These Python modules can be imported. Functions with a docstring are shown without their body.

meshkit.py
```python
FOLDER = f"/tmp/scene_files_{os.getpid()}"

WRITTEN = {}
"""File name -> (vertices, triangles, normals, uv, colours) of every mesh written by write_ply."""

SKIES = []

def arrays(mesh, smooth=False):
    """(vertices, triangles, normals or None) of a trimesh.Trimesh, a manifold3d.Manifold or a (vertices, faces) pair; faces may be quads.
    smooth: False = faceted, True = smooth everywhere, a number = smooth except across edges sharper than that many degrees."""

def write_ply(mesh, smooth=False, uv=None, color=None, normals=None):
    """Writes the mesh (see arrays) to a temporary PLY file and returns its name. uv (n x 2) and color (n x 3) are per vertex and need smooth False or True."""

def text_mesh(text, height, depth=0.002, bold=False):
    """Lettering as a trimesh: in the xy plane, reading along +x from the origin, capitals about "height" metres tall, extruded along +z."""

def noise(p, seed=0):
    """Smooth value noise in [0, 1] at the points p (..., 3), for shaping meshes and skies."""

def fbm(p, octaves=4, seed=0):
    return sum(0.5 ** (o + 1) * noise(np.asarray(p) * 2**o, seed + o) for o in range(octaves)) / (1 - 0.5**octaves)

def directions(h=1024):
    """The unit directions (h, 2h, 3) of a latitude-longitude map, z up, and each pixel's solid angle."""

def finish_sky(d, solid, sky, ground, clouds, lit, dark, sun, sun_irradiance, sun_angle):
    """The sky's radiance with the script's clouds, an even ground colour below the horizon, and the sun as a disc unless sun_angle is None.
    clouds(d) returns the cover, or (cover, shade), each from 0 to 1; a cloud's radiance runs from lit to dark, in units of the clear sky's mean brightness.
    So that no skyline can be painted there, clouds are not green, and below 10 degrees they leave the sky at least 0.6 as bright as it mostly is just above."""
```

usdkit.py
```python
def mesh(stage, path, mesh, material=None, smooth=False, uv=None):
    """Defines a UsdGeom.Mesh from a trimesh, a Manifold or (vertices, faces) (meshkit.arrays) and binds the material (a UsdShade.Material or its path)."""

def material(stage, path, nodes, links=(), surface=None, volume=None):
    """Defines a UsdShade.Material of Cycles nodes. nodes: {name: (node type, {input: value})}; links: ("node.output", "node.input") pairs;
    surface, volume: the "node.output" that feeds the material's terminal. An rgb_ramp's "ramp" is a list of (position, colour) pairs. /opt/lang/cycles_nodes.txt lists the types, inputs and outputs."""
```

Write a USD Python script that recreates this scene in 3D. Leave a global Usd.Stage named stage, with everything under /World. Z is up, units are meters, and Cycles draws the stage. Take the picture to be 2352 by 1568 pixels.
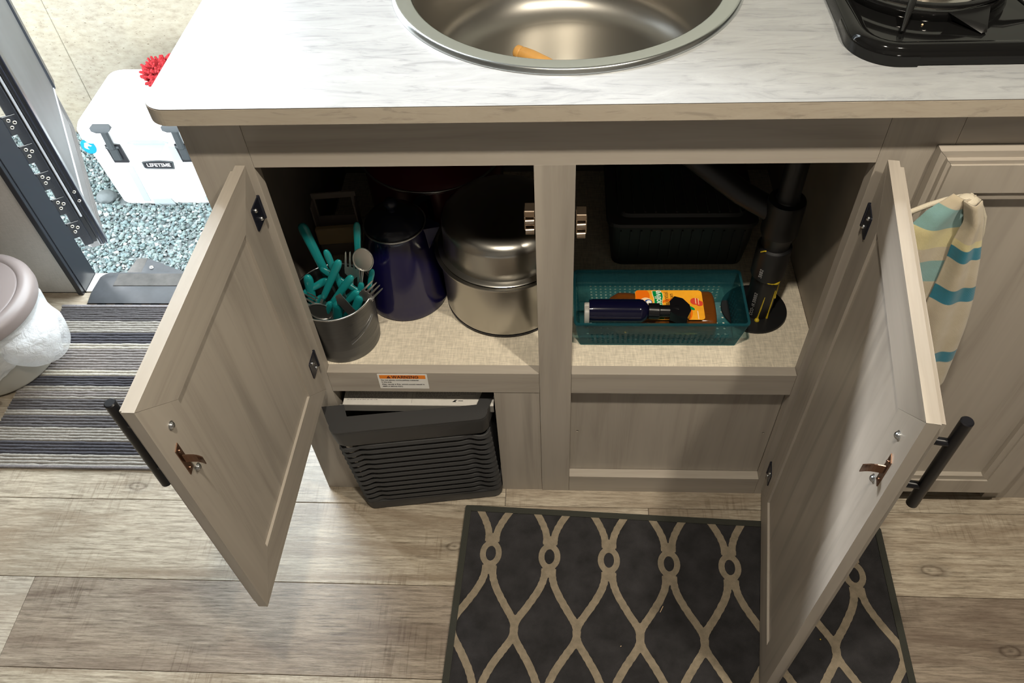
import math, random
import numpy as np, trimesh
import manifold3d as m3
from shapely.geometry import Polygon, Point, LineString, box as sbox
from shapely import affinity
from shapely.ops import unary_union
from pxr import Usd, UsdGeom, UsdLux, UsdShade, Gf, Sdf, Vt
import usdkit, meshkit

rng = random.Random(7)
nrg = np.random.default_rng(11)
stage = Usd.Stage.CreateInMemory()
UsdGeom.SetStageUpAxis(stage, 'Z')
UsdGeom.SetStageMetersPerUnit(stage, 1.0)
UsdGeom.Xform.Define(stage, '/World')
UsdGeom.Scope.Define(stage, '/World/Looks')

# ------------------------------------------------------------------ camera
YAW, PITCH, ROLL = 0.09208, -0.86682, 0.06548
EYE = (0.03421, -0.8099, 1.41436)
cam = UsdGeom.Camera.Define(stage, '/World/camera')
def _R(yaw, pitch, roll):
    cy, sy, cp, sp, cr, sr = math.cos(yaw), math.sin(yaw), math.cos(pitch), math.sin(pitch), math.cos(roll), math.sin(roll)
    return np.array([[cy,-sy,0],[sy,cy,0],[0,0,1]]) @ np.array([[1,0,0],[0,cp,-sp],[0,sp,cp]]) @ np.array([[cr,0,sr],[0,1,0],[-sr,0,cr]])
_r = _R(YAW, PITCH, ROLL)
cam.AddTransformOp().Set(Gf.Matrix4d(*[float(v) for row in (list(_r[:,0])+[0], list(_r[:,2])+[0], list(-_r[:,1])+[0], list(EYE)+[1]) for v in row]))
cam.CreateHorizontalApertureAttr(36.0)
cam.CreateFocalLengthAttr(36.0*1851.78/2352)
cam.CreateClippingRangeAttr((0.02, 200.0))
EXPOSURE = 0.0
cam.CreateExposureAttr(EXPOSURE)

# ------------------------------------------------------------------ light: overcast sky outside, small lamps in the ceiling
dome = UsdLux.DomeLight.Define(stage, '/World/sky')
dome.CreateIntensityAttr(3.8)
dome.CreateColorAttr(Gf.Vec3f(0.86, 0.95, 1.0))
# the sun behind thin cloud: a soft beam through the top of the doorway, over the counter's front edge
sun = UsdLux.DistantLight.Define(stage, '/World/hazy_sun')
sun.CreateIntensityAttr(66.0); sun.CreateAngleAttr(10.0); sun.CreateColorAttr(Gf.Vec3f(0.95, 0.97, 1.0))
_z = np.array([-.60, .46, .655]); _z /= np.linalg.norm(_z); _x = np.cross((0,0,1), _z); _x /= np.linalg.norm(_x); _y = np.cross(_z, _x)
sun.AddTransformOp().Set(Gf.Matrix4d(*[float(v) for r in (_x, _y, _z) for v in (*r, 0)], 0, 0, 0, 1))
LAMPS = [(0.0, -0.61, 1.0), (0.62, -0.61, 1.0)]
LAMP_POWER, LAMP_R = 1500.0, 0.035
for i, (lx, ly, k) in enumerate(LAMPS):
    d = UsdLux.DiskLight.Define(stage, '/World/ceiling_lamp_glow' + (f'_{i:03d}' if i else ''))
    d.CreateRadiusAttr(LAMP_R); d.CreateIntensityAttr(LAMP_POWER*k); d.CreateColorAttr(Gf.Vec3f(1.0, 0.90, 0.745))
    d.AddTranslateOp().Set(Gf.Vec3d(lx, ly, 2.072))

# ------------------------------------------------------------------ helpers
COUNT = {}
def _path(name, parent):
    base = str(parent.GetPath()) if parent is not None else '/World'
    k = COUNT.get((base, name), 0); COUNT[(base, name)] = k + 1
    return f'{base}/{name}' + (f'_{k:03d}' if k else '')
def keys(p, **kw):
    p = p.GetPrim() if hasattr(p, 'GetPrim') else p
    for k, v in kw.items():
        if v: p.SetCustomDataByKey(k, v)
    return p
def thing(name, label, cat, loc=(0,0,0), rotz=0, group=None):
    x = UsdGeom.Xform.Define(stage, _path(name, None))
    x.AddTranslateOp().Set(Gf.Vec3d(*map(float, loc)))
    if rotz: x.AddRotateZOp().Set(math.degrees(rotz))
    return keys(x, label=label, category=cat, group=group)
def struct(name):
    x = UsdGeom.Xform.Define(stage, _path(name, None)); return keys(x, kind='structure')
def obj(name, mesh, mat, parent=None, label=None, cat=None, group=None, kind=None, smooth=30, uv=None):
    m = usdkit.mesh(stage, _path(name, parent), mesh, MAT[mat] if isinstance(mat, str) else mat, smooth=smooth, uv=uv)
    return keys(m, label=label, category=cat, group=group, kind=kind)
def place(prim, loc=(0,0,0), rotz=0, mat=None):
    x = UsdGeom.Xformable(prim)
    if mat is not None: x.AddTransformOp().Set(Gf.Matrix4d(*[float(v) for v in np.asarray(mat).T.ravel()]))
    else:
        x.AddTranslateOp().Set(Gf.Vec3d(*map(float, loc)))
        if rotz: x.AddRotateZOp().Set(math.degrees(rotz))
    return prim
cat_ = lambda *ms: trimesh.util.concatenate([m for x in ms for m in (x if isinstance(x, (list, tuple)) else [x])])
def tm(v, f): return trimesh.Trimesh(np.asarray(v, float), np.asarray(f, int), process=False)
def mv(m, t=(0,0,0), R=None):
    m = m.copy()
    if R is not None: m.apply_transform(R)
    m.apply_translation(t); return m
rx = lambda a: trimesh.transformations.rotation_matrix(a, [1,0,0])
ry = lambda a: trimesh.transformations.rotation_matrix(a, [0,1,0])
rz = lambda a: trimesh.transformations.rotation_matrix(a, [0,0,1])
def cbox(x0, x1, y0, y1, z0, z1, b=0.001):
    """a box with chamfered edges"""
    b = min(b, (x1-x0)*.45, (y1-y0)*.45, (z1-z0)*.45)
    pts = []
    for x, sx in ((x0,1),(x1,-1)):
        for y, sy in ((y0,1),(y1,-1)):
            for z, sz in ((z0,1),(z1,-1)):
                pts += [(x+sx*b, y+sy*b, z), (x+sx*b, y, z+sz*b), (x, y+sy*b, z+sz*b)]
    return trimesh.convex.convex_hull(np.array(pts))
def hull(*pts): return trimesh.convex.convex_hull(np.array(pts, float))
def ext(poly, h, z=0):
    gs = getattr(poly, 'geoms', [poly])
    return cat_([mv(trimesh.creation.extrude_polygon(g, h, engine='earcut'), (0,0,z)) for g in gs if g.area > 1e-10])
def rrect(x0, x1, y0, y1, r, n=6):
    return sbox(x0+r, y0+r, x1-r, y1-r).buffer(r, quad_segs=n)
def lathe(prof, n=56, c=(0,0,0), a0=0, a1=2*math.pi):
    p = np.array(prof, float); th = np.linspace(a0, a1, n+1)
    v = np.stack([np.outer(np.cos(th), p[:,0]), np.outer(np.sin(th), p[:,0]), np.tile(p[:,1], (n+1,1))], -1).reshape(-1,3) + c
    k = len(p); f = []
    for i in range(n):
        for j in range(k-1):
            a, b = i*k+j, (i+1)*k+j
            f += [(a, b, b+1), (a, b+1, a+1)]
    m = tm(v, f); m.merge_vertices(); m.update_faces(m.nondegenerate_faces()); return m
def tube(path, r, n=12, caps=True):
    P = np.array(path, float); k = len(P)
    R = np.full(k, r) if np.ndim(r) == 0 else np.array(r, float)
    T = np.gradient(P, axis=0); T /= np.linalg.norm(T, axis=1, keepdims=True)
    up = np.array([0,0,1.0]) if abs(T[0,2]) < .9 else np.array([1.0,0,0])
    N = np.cross(T[0], up); N /= np.linalg.norm(N); v = []
    for i in range(k):
        N = N - T[i]*(N@T[i]); N /= np.linalg.norm(N); B = np.cross(T[i], N)
        for j in range(n):
            a = 2*math.pi*j/n; v.append(P[i] + R[i]*(math.cos(a)*N + math.sin(a)*B))
    f = []
    for i in range(k-1):
        for j in range(n):
            a, b, c2, d2 = i*n+j, i*n+(j+1)%n, (i+1)*n+j, (i+1)*n+(j+1)%n
            f += [(a, b, d2), (a, d2, c2)]
    if caps:
        v += [P[0], P[-1]]; A, B2 = len(v)-2, len(v)-1
        for j in range(n): f += [(A, (j+1)%n, j), (B2, (k-1)*n+j, (k-1)*n+(j+1)%n)]
    return tm(v, f)
def bar(p, q, r, n=16, ch=0.0012):
    """a round bar with chamfered ends"""
    p, q = np.array(p, float), np.array(q, float); d = (q-p)/np.linalg.norm(q-p)
    return tube([p, p+d*ch*.02, p+d*ch, q-d*ch, q-d*ch*.02, q], [r-ch, r-ch, r, r, r-ch, r-ch], n)
def grid(fn, nu, nv, thick=0):
    """a sheet from fn(u, v); thick > 0 gives it two sides"""
    u, v = np.meshgrid(np.linspace(0,1,nu+1), np.linspace(0,1,nv+1), indexing='ij')
    P = fn(u, v); V = P.reshape(-1,3); f = []
    w = nv+1
    for i in range(nu):
        for j in range(nv):
            a = i*w+j; f += [(a, a+w, a+w+1), (a, a+w+1, a+1)]
    st = np.stack([u, v], -1).reshape(-1,2)
    if not thick: return tm(V, f), st
    m = tm(V, f); N = m.vertex_normals; k = len(V)
    F = list(f) + [(c+k, b+k, a+k) for a, b, c in f]
    ring = [i*w for i in range(nu+1)] + [nu*w+j for j in range(1,w)] + [i*w+nv for i in range(nu-1,-1,-1)] + [j for j in range(nv-1,0,-1)]
    for a, b in zip(ring, ring[1:]+ring[:1]): F += [(a, a+k, b+k), (a, b+k, b)]
    return tm(np.vstack([V, V - N*thick]), F), np.vstack([st, st])
def txt(s, h, depth=.0003, bold=False, center=True):
    t = meshkit.text_mesh(s, h, depth, bold)
    if center: t.apply_translation([-(t.bounds[0,0]+t.bounds[1,0])/2, -h/2, 0])
    return t
def frame_of(o, ex, ey):
    ex, ey = np.array(ex, float), np.array(ey, float); ex /= np.linalg.norm(ex); ey -= ex*(ex@ey); ey /= np.linalg.norm(ey)
    M = np.eye(4); M[:3,0], M[:3,1], M[:3,2], M[:3,3] = ex, ey, np.cross(ex, ey), o; return M
def onto(m, o, ex, ey):
    m = m.copy(); m.apply_transform(frame_of(o, ex, ey)); return m

# ------------------------------------------------------------------ materials
MAT = {}
def mat(name, nodes, links, surface='p.BSDF', volume=None):
    MAT[name] = usdkit.material(stage, '/World/Looks/'+name, nodes, links, surface=surface, volume=volume)
def plain(name, col, rough=.5, metal=0, noise=0, nscale=40, bump=0, bscale=200, **kw):
    nodes = {'p': ('principled_bsdf', dict(base_color=col, roughness=rough, metallic=metal, **kw))}; links = []
    if noise or bump: nodes['tc'] = ('texture_coordinate', {})
    if noise:
        nodes['n'] = ('noise_texture', dict(scale=nscale, detail=4, roughness=.6)); c = np.array(col)
        nodes['r'] = ('rgb_ramp', {'ramp': [(.25, tuple(c*(1-noise))), (.75, tuple(np.minimum(c*(1+noise), 1)))]})
        links += [('tc.object','n.vector'), ('n.fac','r.fac'), ('r.color','p.base_color')]
    if bump:
        nodes['bn'] = ('noise_texture', dict(scale=bscale, detail=3)); nodes['b'] = ('bump', dict(strength=bump, distance=.001))
        links += [('tc.object','bn.vector'), ('bn.fac','b.height'), ('b.normal','p.normal')]
    mat(name, nodes, links)
def wood(name, scale, lo, hi, rough=.45, spread=.35, bump=.06):
    """grain drawn out along the axis that has the smallest scale; each piece takes its own stretch of it"""
    lo, hi = np.array(lo), np.array(hi)
    nodes = {'tc': ('texture_coordinate', {}), 'oi': ('object_info', {}), 'ml': ('math', dict(math_type='multiply', value2=37.0)),
        'cx': ('combine_xyz', {}), 'mp': ('mapping', dict(scale=scale)),
        'n': ('noise_texture', dict(scale=1, detail=7, roughness=.62, distortion=.6)),
        'r': ('rgb_ramp', {'ramp': [(.2, tuple(lo)), (.45, tuple(lo*.35+hi*.65)), (.75, tuple(hi))]}),
        'mp2': ('mapping', dict(scale=tuple(np.array(scale)*.3))),
        'n2': ('noise_texture', dict(scale=1, detail=3, roughness=.5, distortion=1.6)),
        'r2': ('rgb_ramp', {'ramp': [(.3, (1-spread,)*3), (.42, (1,1,1)), (.62, (1,1,1)), (.8, (1-spread*.45,)*3)]}),
        'mx': ('mix', dict(mix_type='multiply', fac=.6)), 'b': ('bump', dict(strength=bump, distance=.0006)),
        'p': ('principled_bsdf', dict(roughness=rough))}
    links = [('oi.random','ml.value1'), ('ml.value','cx.x'), ('ml.value','cx.y'), ('ml.value','cx.z'), ('cx.vector','mp.location'), ('cx.vector','mp2.location'),
        ('tc.object','mp.vector'), ('tc.object','mp2.vector'), ('mp.vector','n.vector'), ('mp2.vector','n2.vector'), ('n.fac','r.fac'), ('n2.fac','r2.fac'),
        ('r.color','mx.color1'), ('r2.color','mx.color2'), ('mx.color','p.base_color'), ('n.fac','b.height'), ('b.normal','p.normal')]
    mat(name, nodes, links)
LO, HI = (.265,.232,.195), (.42,.378,.325)
wood('wood_upright', (34,34,2.2), LO, HI)
wood('wood_level', (2.2,34,34), LO, HI)
wood('wood_edge', (30,30,3), (.44,.38,.29), (.60,.53,.42), spread=.15)
wood('wood_edge_level', (3,30,30), (.44,.38,.29), (.60,.53,.42), spread=.15)

def plank_mat(name, lo, hi, streak):
    lo, hi, streak = (np.array(c)*.80*(1.03,.99,.92) for c in (lo, hi, streak))
    nodes = {'tc': ('texture_coordinate', {}), 'oi': ('object_info', {}), 'ml': ('math', dict(math_type='multiply', value2=23.0)), 'cx': ('combine_xyz', {}),
        # grain
        'mp': ('mapping', dict(scale=(15,230,1))), 'n': ('noise_texture', dict(scale=1, detail=8, roughness=.72, distortion=.5)),
        'r': ('rgb_ramp', {'ramp': [(.32, tuple(lo*.72)), (.47, tuple(lo*.5+hi*.5)), (.60, tuple(hi)), (.75, tuple(hi*1.06))]}),
        # broad clouding and brown streaks
        'mp2': ('mapping', dict(scale=(1.5,12,1))), 'n2': ('noise_texture', dict(scale=1, detail=5, roughness=.6, distortion=1.6)),
        'r2': ('rgb_ramp', {'ramp': [(.46, (0,0,0)), (.68, (.9,.9,.9))]}), 'mx': ('mix', dict(mix_type='mix', color2=tuple(streak))),
        # weathered mottling
        'mp5': ('mapping', dict(scale=(48,300,1))), 'n5': ('noise_texture', dict(scale=1, detail=5, roughness=.65, distortion=.8)), 'r5': ('rgb_ramp', {'ramp': [(.36, (.80,.79,.77)), (.52, (1,1,1)), (.68, (1.10,1.10,1.10))]}), 'mx5': ('mix', dict(mix_type='multiply', fac=.8)),
        # saw marks across the board, in patches
        'mp3': ('mapping', dict(scale=(150,9,1), rotation=(0,0,.10))), 'wv': ('noise_texture', dict(scale=1, detail=3, roughness=.6, distortion=.5)), 'rw': ('rgb_ramp', {'ramp': [(.40, (1,1,1)), (.47, (0,0,0))]}),
        'n3': ('noise_texture', dict(scale=4.5, detail=3)), 'r3': ('rgb_ramp', {'ramp': [(.52, (0,0,0)), (.64, (1,1,1))]}),
        'mu': ('math', dict(math_type='multiply')), 'mu2': ('math', dict(math_type='multiply', value2=.55)), 'mx2': ('mix', dict(mix_type='multiply', color2=(.60,.56,.53))),
        # knots
        'mp4': ('mapping', dict(scale=(2.6,4.6,1))), 'sc': ('separate_color', {}), 'gt': ('math', dict(math_type='greater_than', value2=.38)), 'gm': ('math', dict(math_type='multiply', value2=.8)), 'vo': ('voronoi_texture', dict(scale=1, dimensions='2D', randomness=1.0)),
        'r4': ('rgb_ramp', {'ramp': [(0, (.45,)*3), (.018, (.95,)*3), (.036, (.28,.24,.22)), (.048, (.75,)*3), (.085, (.88,.86,.84)), (.15, (1,1,1)), (1, (1,1,1))]}), 'mx3': ('mix', dict(mix_type='multiply')), 'nd': ('noise_texture', dict(scale=16, detail=4)), 'am': ('mix', dict(mix_type='mix', fac=.09)),
        'b': ('bump', dict(strength=.22, distance=.0010)), 'rr': ('map_range', dict(from_min=.2, from_max=.8, to_min=.22, to_max=.36)),
        'p': ('principled_bsdf', dict(roughness=.36, specular_ior_level=.5))}
    links = [('oi.random','ml.value1'), ('ml.value','cx.x'), ('ml.value','cx.y')] + [('cx.vector', m+'.location') for m in ('mp','mp2','mp3','mp4','mp5')] + [('tc.object', m+'.vector') for m in ('mp','mp2','mp3','mp4','mp5')] + [
        ('mp.vector','n.vector'), ('n.fac','r.fac'), ('mp2.vector','n2.vector'), ('n2.fac','r2.fac'), ('r2.color','mx.fac'), ('r.color','mx.color1'),
        ('mp5.vector','n5.vector'), ('n5.fac','r5.fac'), ('mx.color','mx5.color1'), ('r5.color','mx5.color2'),
        ('mp3.vector','wv.vector'), ('wv.fac','rw.fac'), ('cx.vector','n3.vector'), ('n3.fac','r3.fac'), ('rw.color','mu.value1'), ('r3.color','mu.value2'), ('mu.value','mu2.value1'), ('mu2.value','mx2.fac'), ('mx5.color','mx2.color1'),
        ('mp4.vector','am.color1'), ('tc.object','nd.vector'), ('nd.color','am.color2'), ('am.color','vo.vector'), ('vo.color','sc.color'), ('sc.r','gt.value1'), ('gt.value','gm.value1'), ('gm.value','mx3.fac'),
        ('vo.distance','r4.fac'), ('mx2.color','mx3.color1'), ('r4.color','mx3.color2'), ('mx3.color','p.base_color'),
        ('n.fac','b.height'), ('b.normal','p.normal'), ('n.fac','rr.value'), ('rr.result','p.roughness')]
    links[links.index(('cx.vector','n3.vector'))] = ('mp6.vector','n3.vector'); nodes['mp6'] = ('mapping', dict(scale=(1,1.6,1))); links += [('tc.object','mp6.vector'), ('cx.vector','mp6.location')]
    mat(name, nodes, links)
plank_mat('plank_light', (.30,.26,.21), (.60,.55,.47), (.30,.245,.19))
plank_mat('plank_mid', (.20,.17,.145), (.42,.365,.31), (.19,.15,.125))
plank_mat('plank_pale', (.34,.31,.27), (.62,.575,.51), (.38,.33,.28))

def laminate(name, lo, hi, rough):
    nodes = {'tc': ('texture_coordinate', {}), 'mp': ('mapping', dict(scale=(6,26,26))), 'n': ('noise_texture', dict(scale=1.6, detail=9, roughness=.7, distortion=1.4)),
        'r': ('rgb_ramp', {'ramp': [(.30, tuple(lo)), (.44, tuple(np.array(lo)*.3+np.array(hi)*.7)), (.62, tuple(hi)), (.72, tuple(np.minimum(np.array(hi)*1.12, .85)))]}),
        'mp2': ('mapping', dict(scale=(9,60,60))), 'n2': ('noise_texture', dict(scale=1, detail=6, roughness=.6, distortion=2.2)),
        'r2': ('rgb_ramp', {'ramp': [(.33, (.62,.62,.63)), (.43, (1,1,1))]}), 'mx': ('mix', dict(mix_type='multiply', fac=.6)),
        'p': ('principled_bsdf', dict(roughness=rough))}
    mat(name, nodes, [('tc.object','mp.vector'), ('mp.vector','n.vector'), ('n.fac','r.fac'), ('tc.object','mp2.vector'), ('mp2.vector','n2.vector'), ('n2.fac','r2.fac'), ('r.color','mx.color1'), ('r2.color','mx.color2'), ('mx.color','p.base_color')])
laminate('counter_laminate', (.21,.218,.228), (.345,.355,.362), .33)
laminate('edge_laminate', (.33,.28,.22), (.41,.36,.29), .45)
plain('edge_line', (.08,.07,.06), .5)

def linen(name, col, amp):
    c = np.array(col)
    nodes = {'tc': ('texture_coordinate', {}), 'm1': ('mapping', dict(scale=(420,60,60))), 'm2': ('mapping', dict(scale=(60,420,420))),
        'a': ('noise_texture', dict(scale=1, detail=2)), 'c': ('noise_texture', dict(scale=1, detail=2)), 'd': ('noise_texture', dict(scale=9, detail=5, roughness=.7)),
        's': ('math', dict(math_type='add')), 'h': ('math', dict(math_type='multiply', value2=.5)), 'r': ('rgb_ramp', {'ramp': [(.3, tuple(c*(1-amp))), (.7, tuple(c*(1+amp*.6)))]}),
        'r2': ('rgb_ramp', {'ramp': [(.22, (.55,.5,.45)), (.36, (1,1,1))]}), 'mx': ('mix', dict(mix_type='multiply', fac=.6)), 'p': ('principled_bsdf', dict(roughness=.6))}
    mat(name, nodes, [('tc.object','m1.vector'), ('tc.object','m2.vector'), ('m1.vector','a.vector'), ('m2.vector','c.vector'), ('tc.object','d.vector'), ('a.fac','s.value1'), ('c.fac','s.value2'), ('s.value','h.value1'), ('h.value','r.fac'), ('d.fac','r2.fac'), ('r.color','mx.color1'), ('r2.color','mx.color2'), ('mx.color','p.base_color')])
linen('shelf_linen', (.68,.61,.49), .28)
linen('wall_linen', (.47,.45,.42), .10)

plain('ceiling_white', (.42,.41,.39), .7)
plain('room_wall', (.22,.205,.19), .7, noise=.05, nscale=6)
plain('backsplash', (.56,.60,.57), .5)
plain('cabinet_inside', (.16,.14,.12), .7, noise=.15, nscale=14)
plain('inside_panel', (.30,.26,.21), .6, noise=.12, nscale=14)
def steel(name, col, rough, sc=(4,4,160), aniso=.3):
    c = np.array(col)
    mat(name, {'tc': ('texture_coordinate', {}), 'mp': ('mapping', dict(scale=sc)), 'n': ('noise_texture', dict(scale=3, detail=4)), 'm': ('map_range', dict(from_min=.25, from_max=.75, to_min=rough*.75, to_max=rough*1.3)),
        'p': ('principled_bsdf', dict(base_color=tuple(c), metallic=1, anisotropic=aniso))}, [('tc.object','mp.vector'), ('mp.vector','n.vector'), ('n.fac','m.value'), ('m.result','p.roughness')])
plain('steel', (.42,.405,.37), .27, 1, anisotropic=.3)
plain('sink_steel', (.37,.355,.325), .36, 1, anisotropic=.35)
plain('rim_steel', (.66,.69,.68), .22, 1)
steel('tin_grey', (.15,.155,.16), .42)
plain('zinc', (.55,.56,.57), .25, 1)
plain('bronze', (.22,.13,.09), .28, 1)
plain('catch_metal', (.45,.36,.28), .25, 1)
plain('black_metal', (.012,.012,.014), .32)
plain('handle_black', (.006,.006,.008), .30, specular_ior_level=.35)
plain('hinge_black', (.016,.018,.03), .35, .4)
plain('cooker_black', (.006,.006,.006), .07, specular_ior_level=.35)
plain('grate_black', (.006,.006,.006), .35)
plain('burner_silver', (.70,.66,.60), .22, 1, bump=.3, bscale=60)
plain('furnace_black', (.034,.034,.035), .50, bump=.12, bscale=900)
plain('furnace_dark', (.010,.010,.012), .7)
plain('furnace_body', (.30,.29,.27), .5, .3, noise=.12, nscale=20)
plain('plate_white', (.60,.58,.54), .45, noise=.06, nscale=60)
plain('print_grey', (.30,.29,.28), .6)
plain('print_black', (.01,.01,.012), .6)
plain('sticker_white', (.80,.79,.76), .5)
plain('warning_orange', (.85,.24,.015), .5)
plain('print_maroon', (.06,.006,.006), .5)
plain('turquoise', (.010,.235,.245), .28)
plain('cutlery_steel', (.72,.71,.69), .40, 1)
plain('enamel_blue', (.005,.004,.040), .18, coat_weight=.3)
plain('enamel_black', (.01,.012,.022), .2)
plain('enamel_red', (.09,.007,.014), .25)
plain('card_beige', (.66,.52,.30), .7)
plain('card_grey', (.36,.31,.28), .7)
plain('bin_black', (.03,.03,.029), .45)
plain('pipe_black', (.007,.007,.008), .45)
plain('pipe_print', (.30,.30,.30), .6)
plain('glue_yellow', (.55,.40,.02), .3)
plain('jug_green', (.01,.22,.06), .5)
mat('teal_plastic', {'t': ('transparent_bsdf', dict(color=(.54,.76,.79))), 'p': ('principled_bsdf', dict(base_color=(.022,.115,.140), roughness=.12)), 'm': ('mix_closure', dict(fac=.28))}, [('t.BSDF','m.closure1'), ('p.BSDF','m.closure2')], 'm.closure')
mat('amber', {'p': ('principled_bsdf', dict(base_color=(.42,.13,.02), roughness=.06, transmission_weight=.75, ior=1.4))}, [])
plain('bottle_navy', (.003,.003,.016), .10)
plain('cap_black', (.005,.005,.006), .22)
plain('cap_white', (.6,.58,.54), .4)
plain('label_orange', (.86,.36,.02), .35, noise=.25, nscale=18)
plain('label_deep', (.80,.16,.005), .35)
plain('label_pale', (.90,.62,.36), .35)
plain('label_green', (.0,.25,.06), .35)
plain('label_white', (.85,.85,.80), .35)
plain('label_brown', (.12,.05,.01), .4)
plain('label_blue', (.02,.06,.28), .35)
plain('label_red', (.65,.06,.03), .35)
plain('brush_wood', (.62,.32,.08), .45, noise=.12, nscale=30)
plain('bristle', (.35,.25,.12), .8)
plain('towel_edge', (.52,.47,.37), .95, bump=.5, bscale=600)
plain('cooler_white', (.60,.61,.61), .35)
plain('cooler_panel', (.24,.27,.28), .45)
plain('latch_grey', (.012,.015,.017), .6)
plain('latch_dark', (.009,.008,.010), .4)
plain('sticker_blue', (.0,.14,.42), .35)
plain('plate_dark', (.012,.012,.016), .3)
plain('red_chenille', (.23,.003,.006), .95)
plain('lid_mauve', (.215,.18,.172), .38)
plain('bin_cream', (.36,.345,.30), .45)
mat('bag_film', {'t': ('transparent_bsdf', dict(color=(.95,.95,.95))), 'p': ('principled_bsdf', dict(base_color=(.82,.84,.86), roughness=.28)), 'l': ('translucent_bsdf', dict(color=(.85,.87,.9))), 'a': ('mix_closure', dict(fac=.35)), 'm': ('mix_closure', dict(fac=.62)),
    'tc': ('texture_coordinate', {}), 'n': ('noise_texture', dict(scale=42, detail=5, distortion=2.5)), 'b': ('bump', dict(strength=.9, distance=.004))},
    [('tc.object','n.vector'), ('n.fac','b.height'), ('b.normal','p.normal'), ('p.BSDF','a.closure1'), ('l.BSDF','a.closure2'), ('t.BSDF','m.closure1'), ('a.closure','m.closure2')], 'm.closure')
plain('step_black', (.030,.032,.036), .5, noise=.4, nscale=22)
plain('step_dusty', (.065,.060,.055), .8, noise=.4, nscale=30)
plain('sill_alloy', (.58,.56,.52), .4, .5)
plain('entry_black', (.011,.013,.018), .30)
plain('entry_grey', (.050,.051,.052), .5, noise=.25, nscale=5)
plain('entry_alloy', (.085,.080,.078), .5, .2)
plain('seal_white', (.34,.35,.38), .5)
plain('rivet', (.60,.57,.50), .3, 1)
def yarn(name, col):
    col = tuple(np.array(col)*.64)
    plain(name, col, .95, noise=.22, nscale=160, bump=.8, bscale=420)
yarn('yarn_charcoal', (.085,.083,.100)); yarn('yarn_dark', (.145,.135,.142)); yarn('yarn_grey', (.33,.30,.29)); yarn('yarn_light', (.45,.42,.38)); yarn('yarn_cream', (.62,.58,.50)); yarn('yarn_edge', (.30,.28,.29))
plain('rug_charcoal', (.021,.020,.022), .95, noise=.55, nscale=26, bump=.8, bscale=700)
plain('rug_beige', (.235,.195,.14), .95, noise=.22, nscale=90, bump=.9, bscale=600)
plain('rug_binding', (.030,.031,.024), .9, bump=.6, bscale=600)
plain('gravel_bed', (.075,.085,.085), .9, noise=.4, nscale=60)
def stone(name, col):
    c = np.array(col)
    mat(name, {'oi': ('object_info', {}), 'r': ('rgb_ramp', {'ramp': [(0, tuple(c*.55)), (.5, tuple(c)), (.93, tuple(c*1.35)), (1, (.30,.29,.27))]}), 'p': ('principled_bsdf', dict(roughness=.7))}, [('oi.random','r.fac'), ('r.color','p.base_color')])
stone('pebble_blue', (.078,.110,.112)); stone('pebble_green', (.090,.118,.112)); stone('pebble_grey', (.085,.098,.099)); stone('pebble_pale', (.140,.160,.158))
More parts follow.
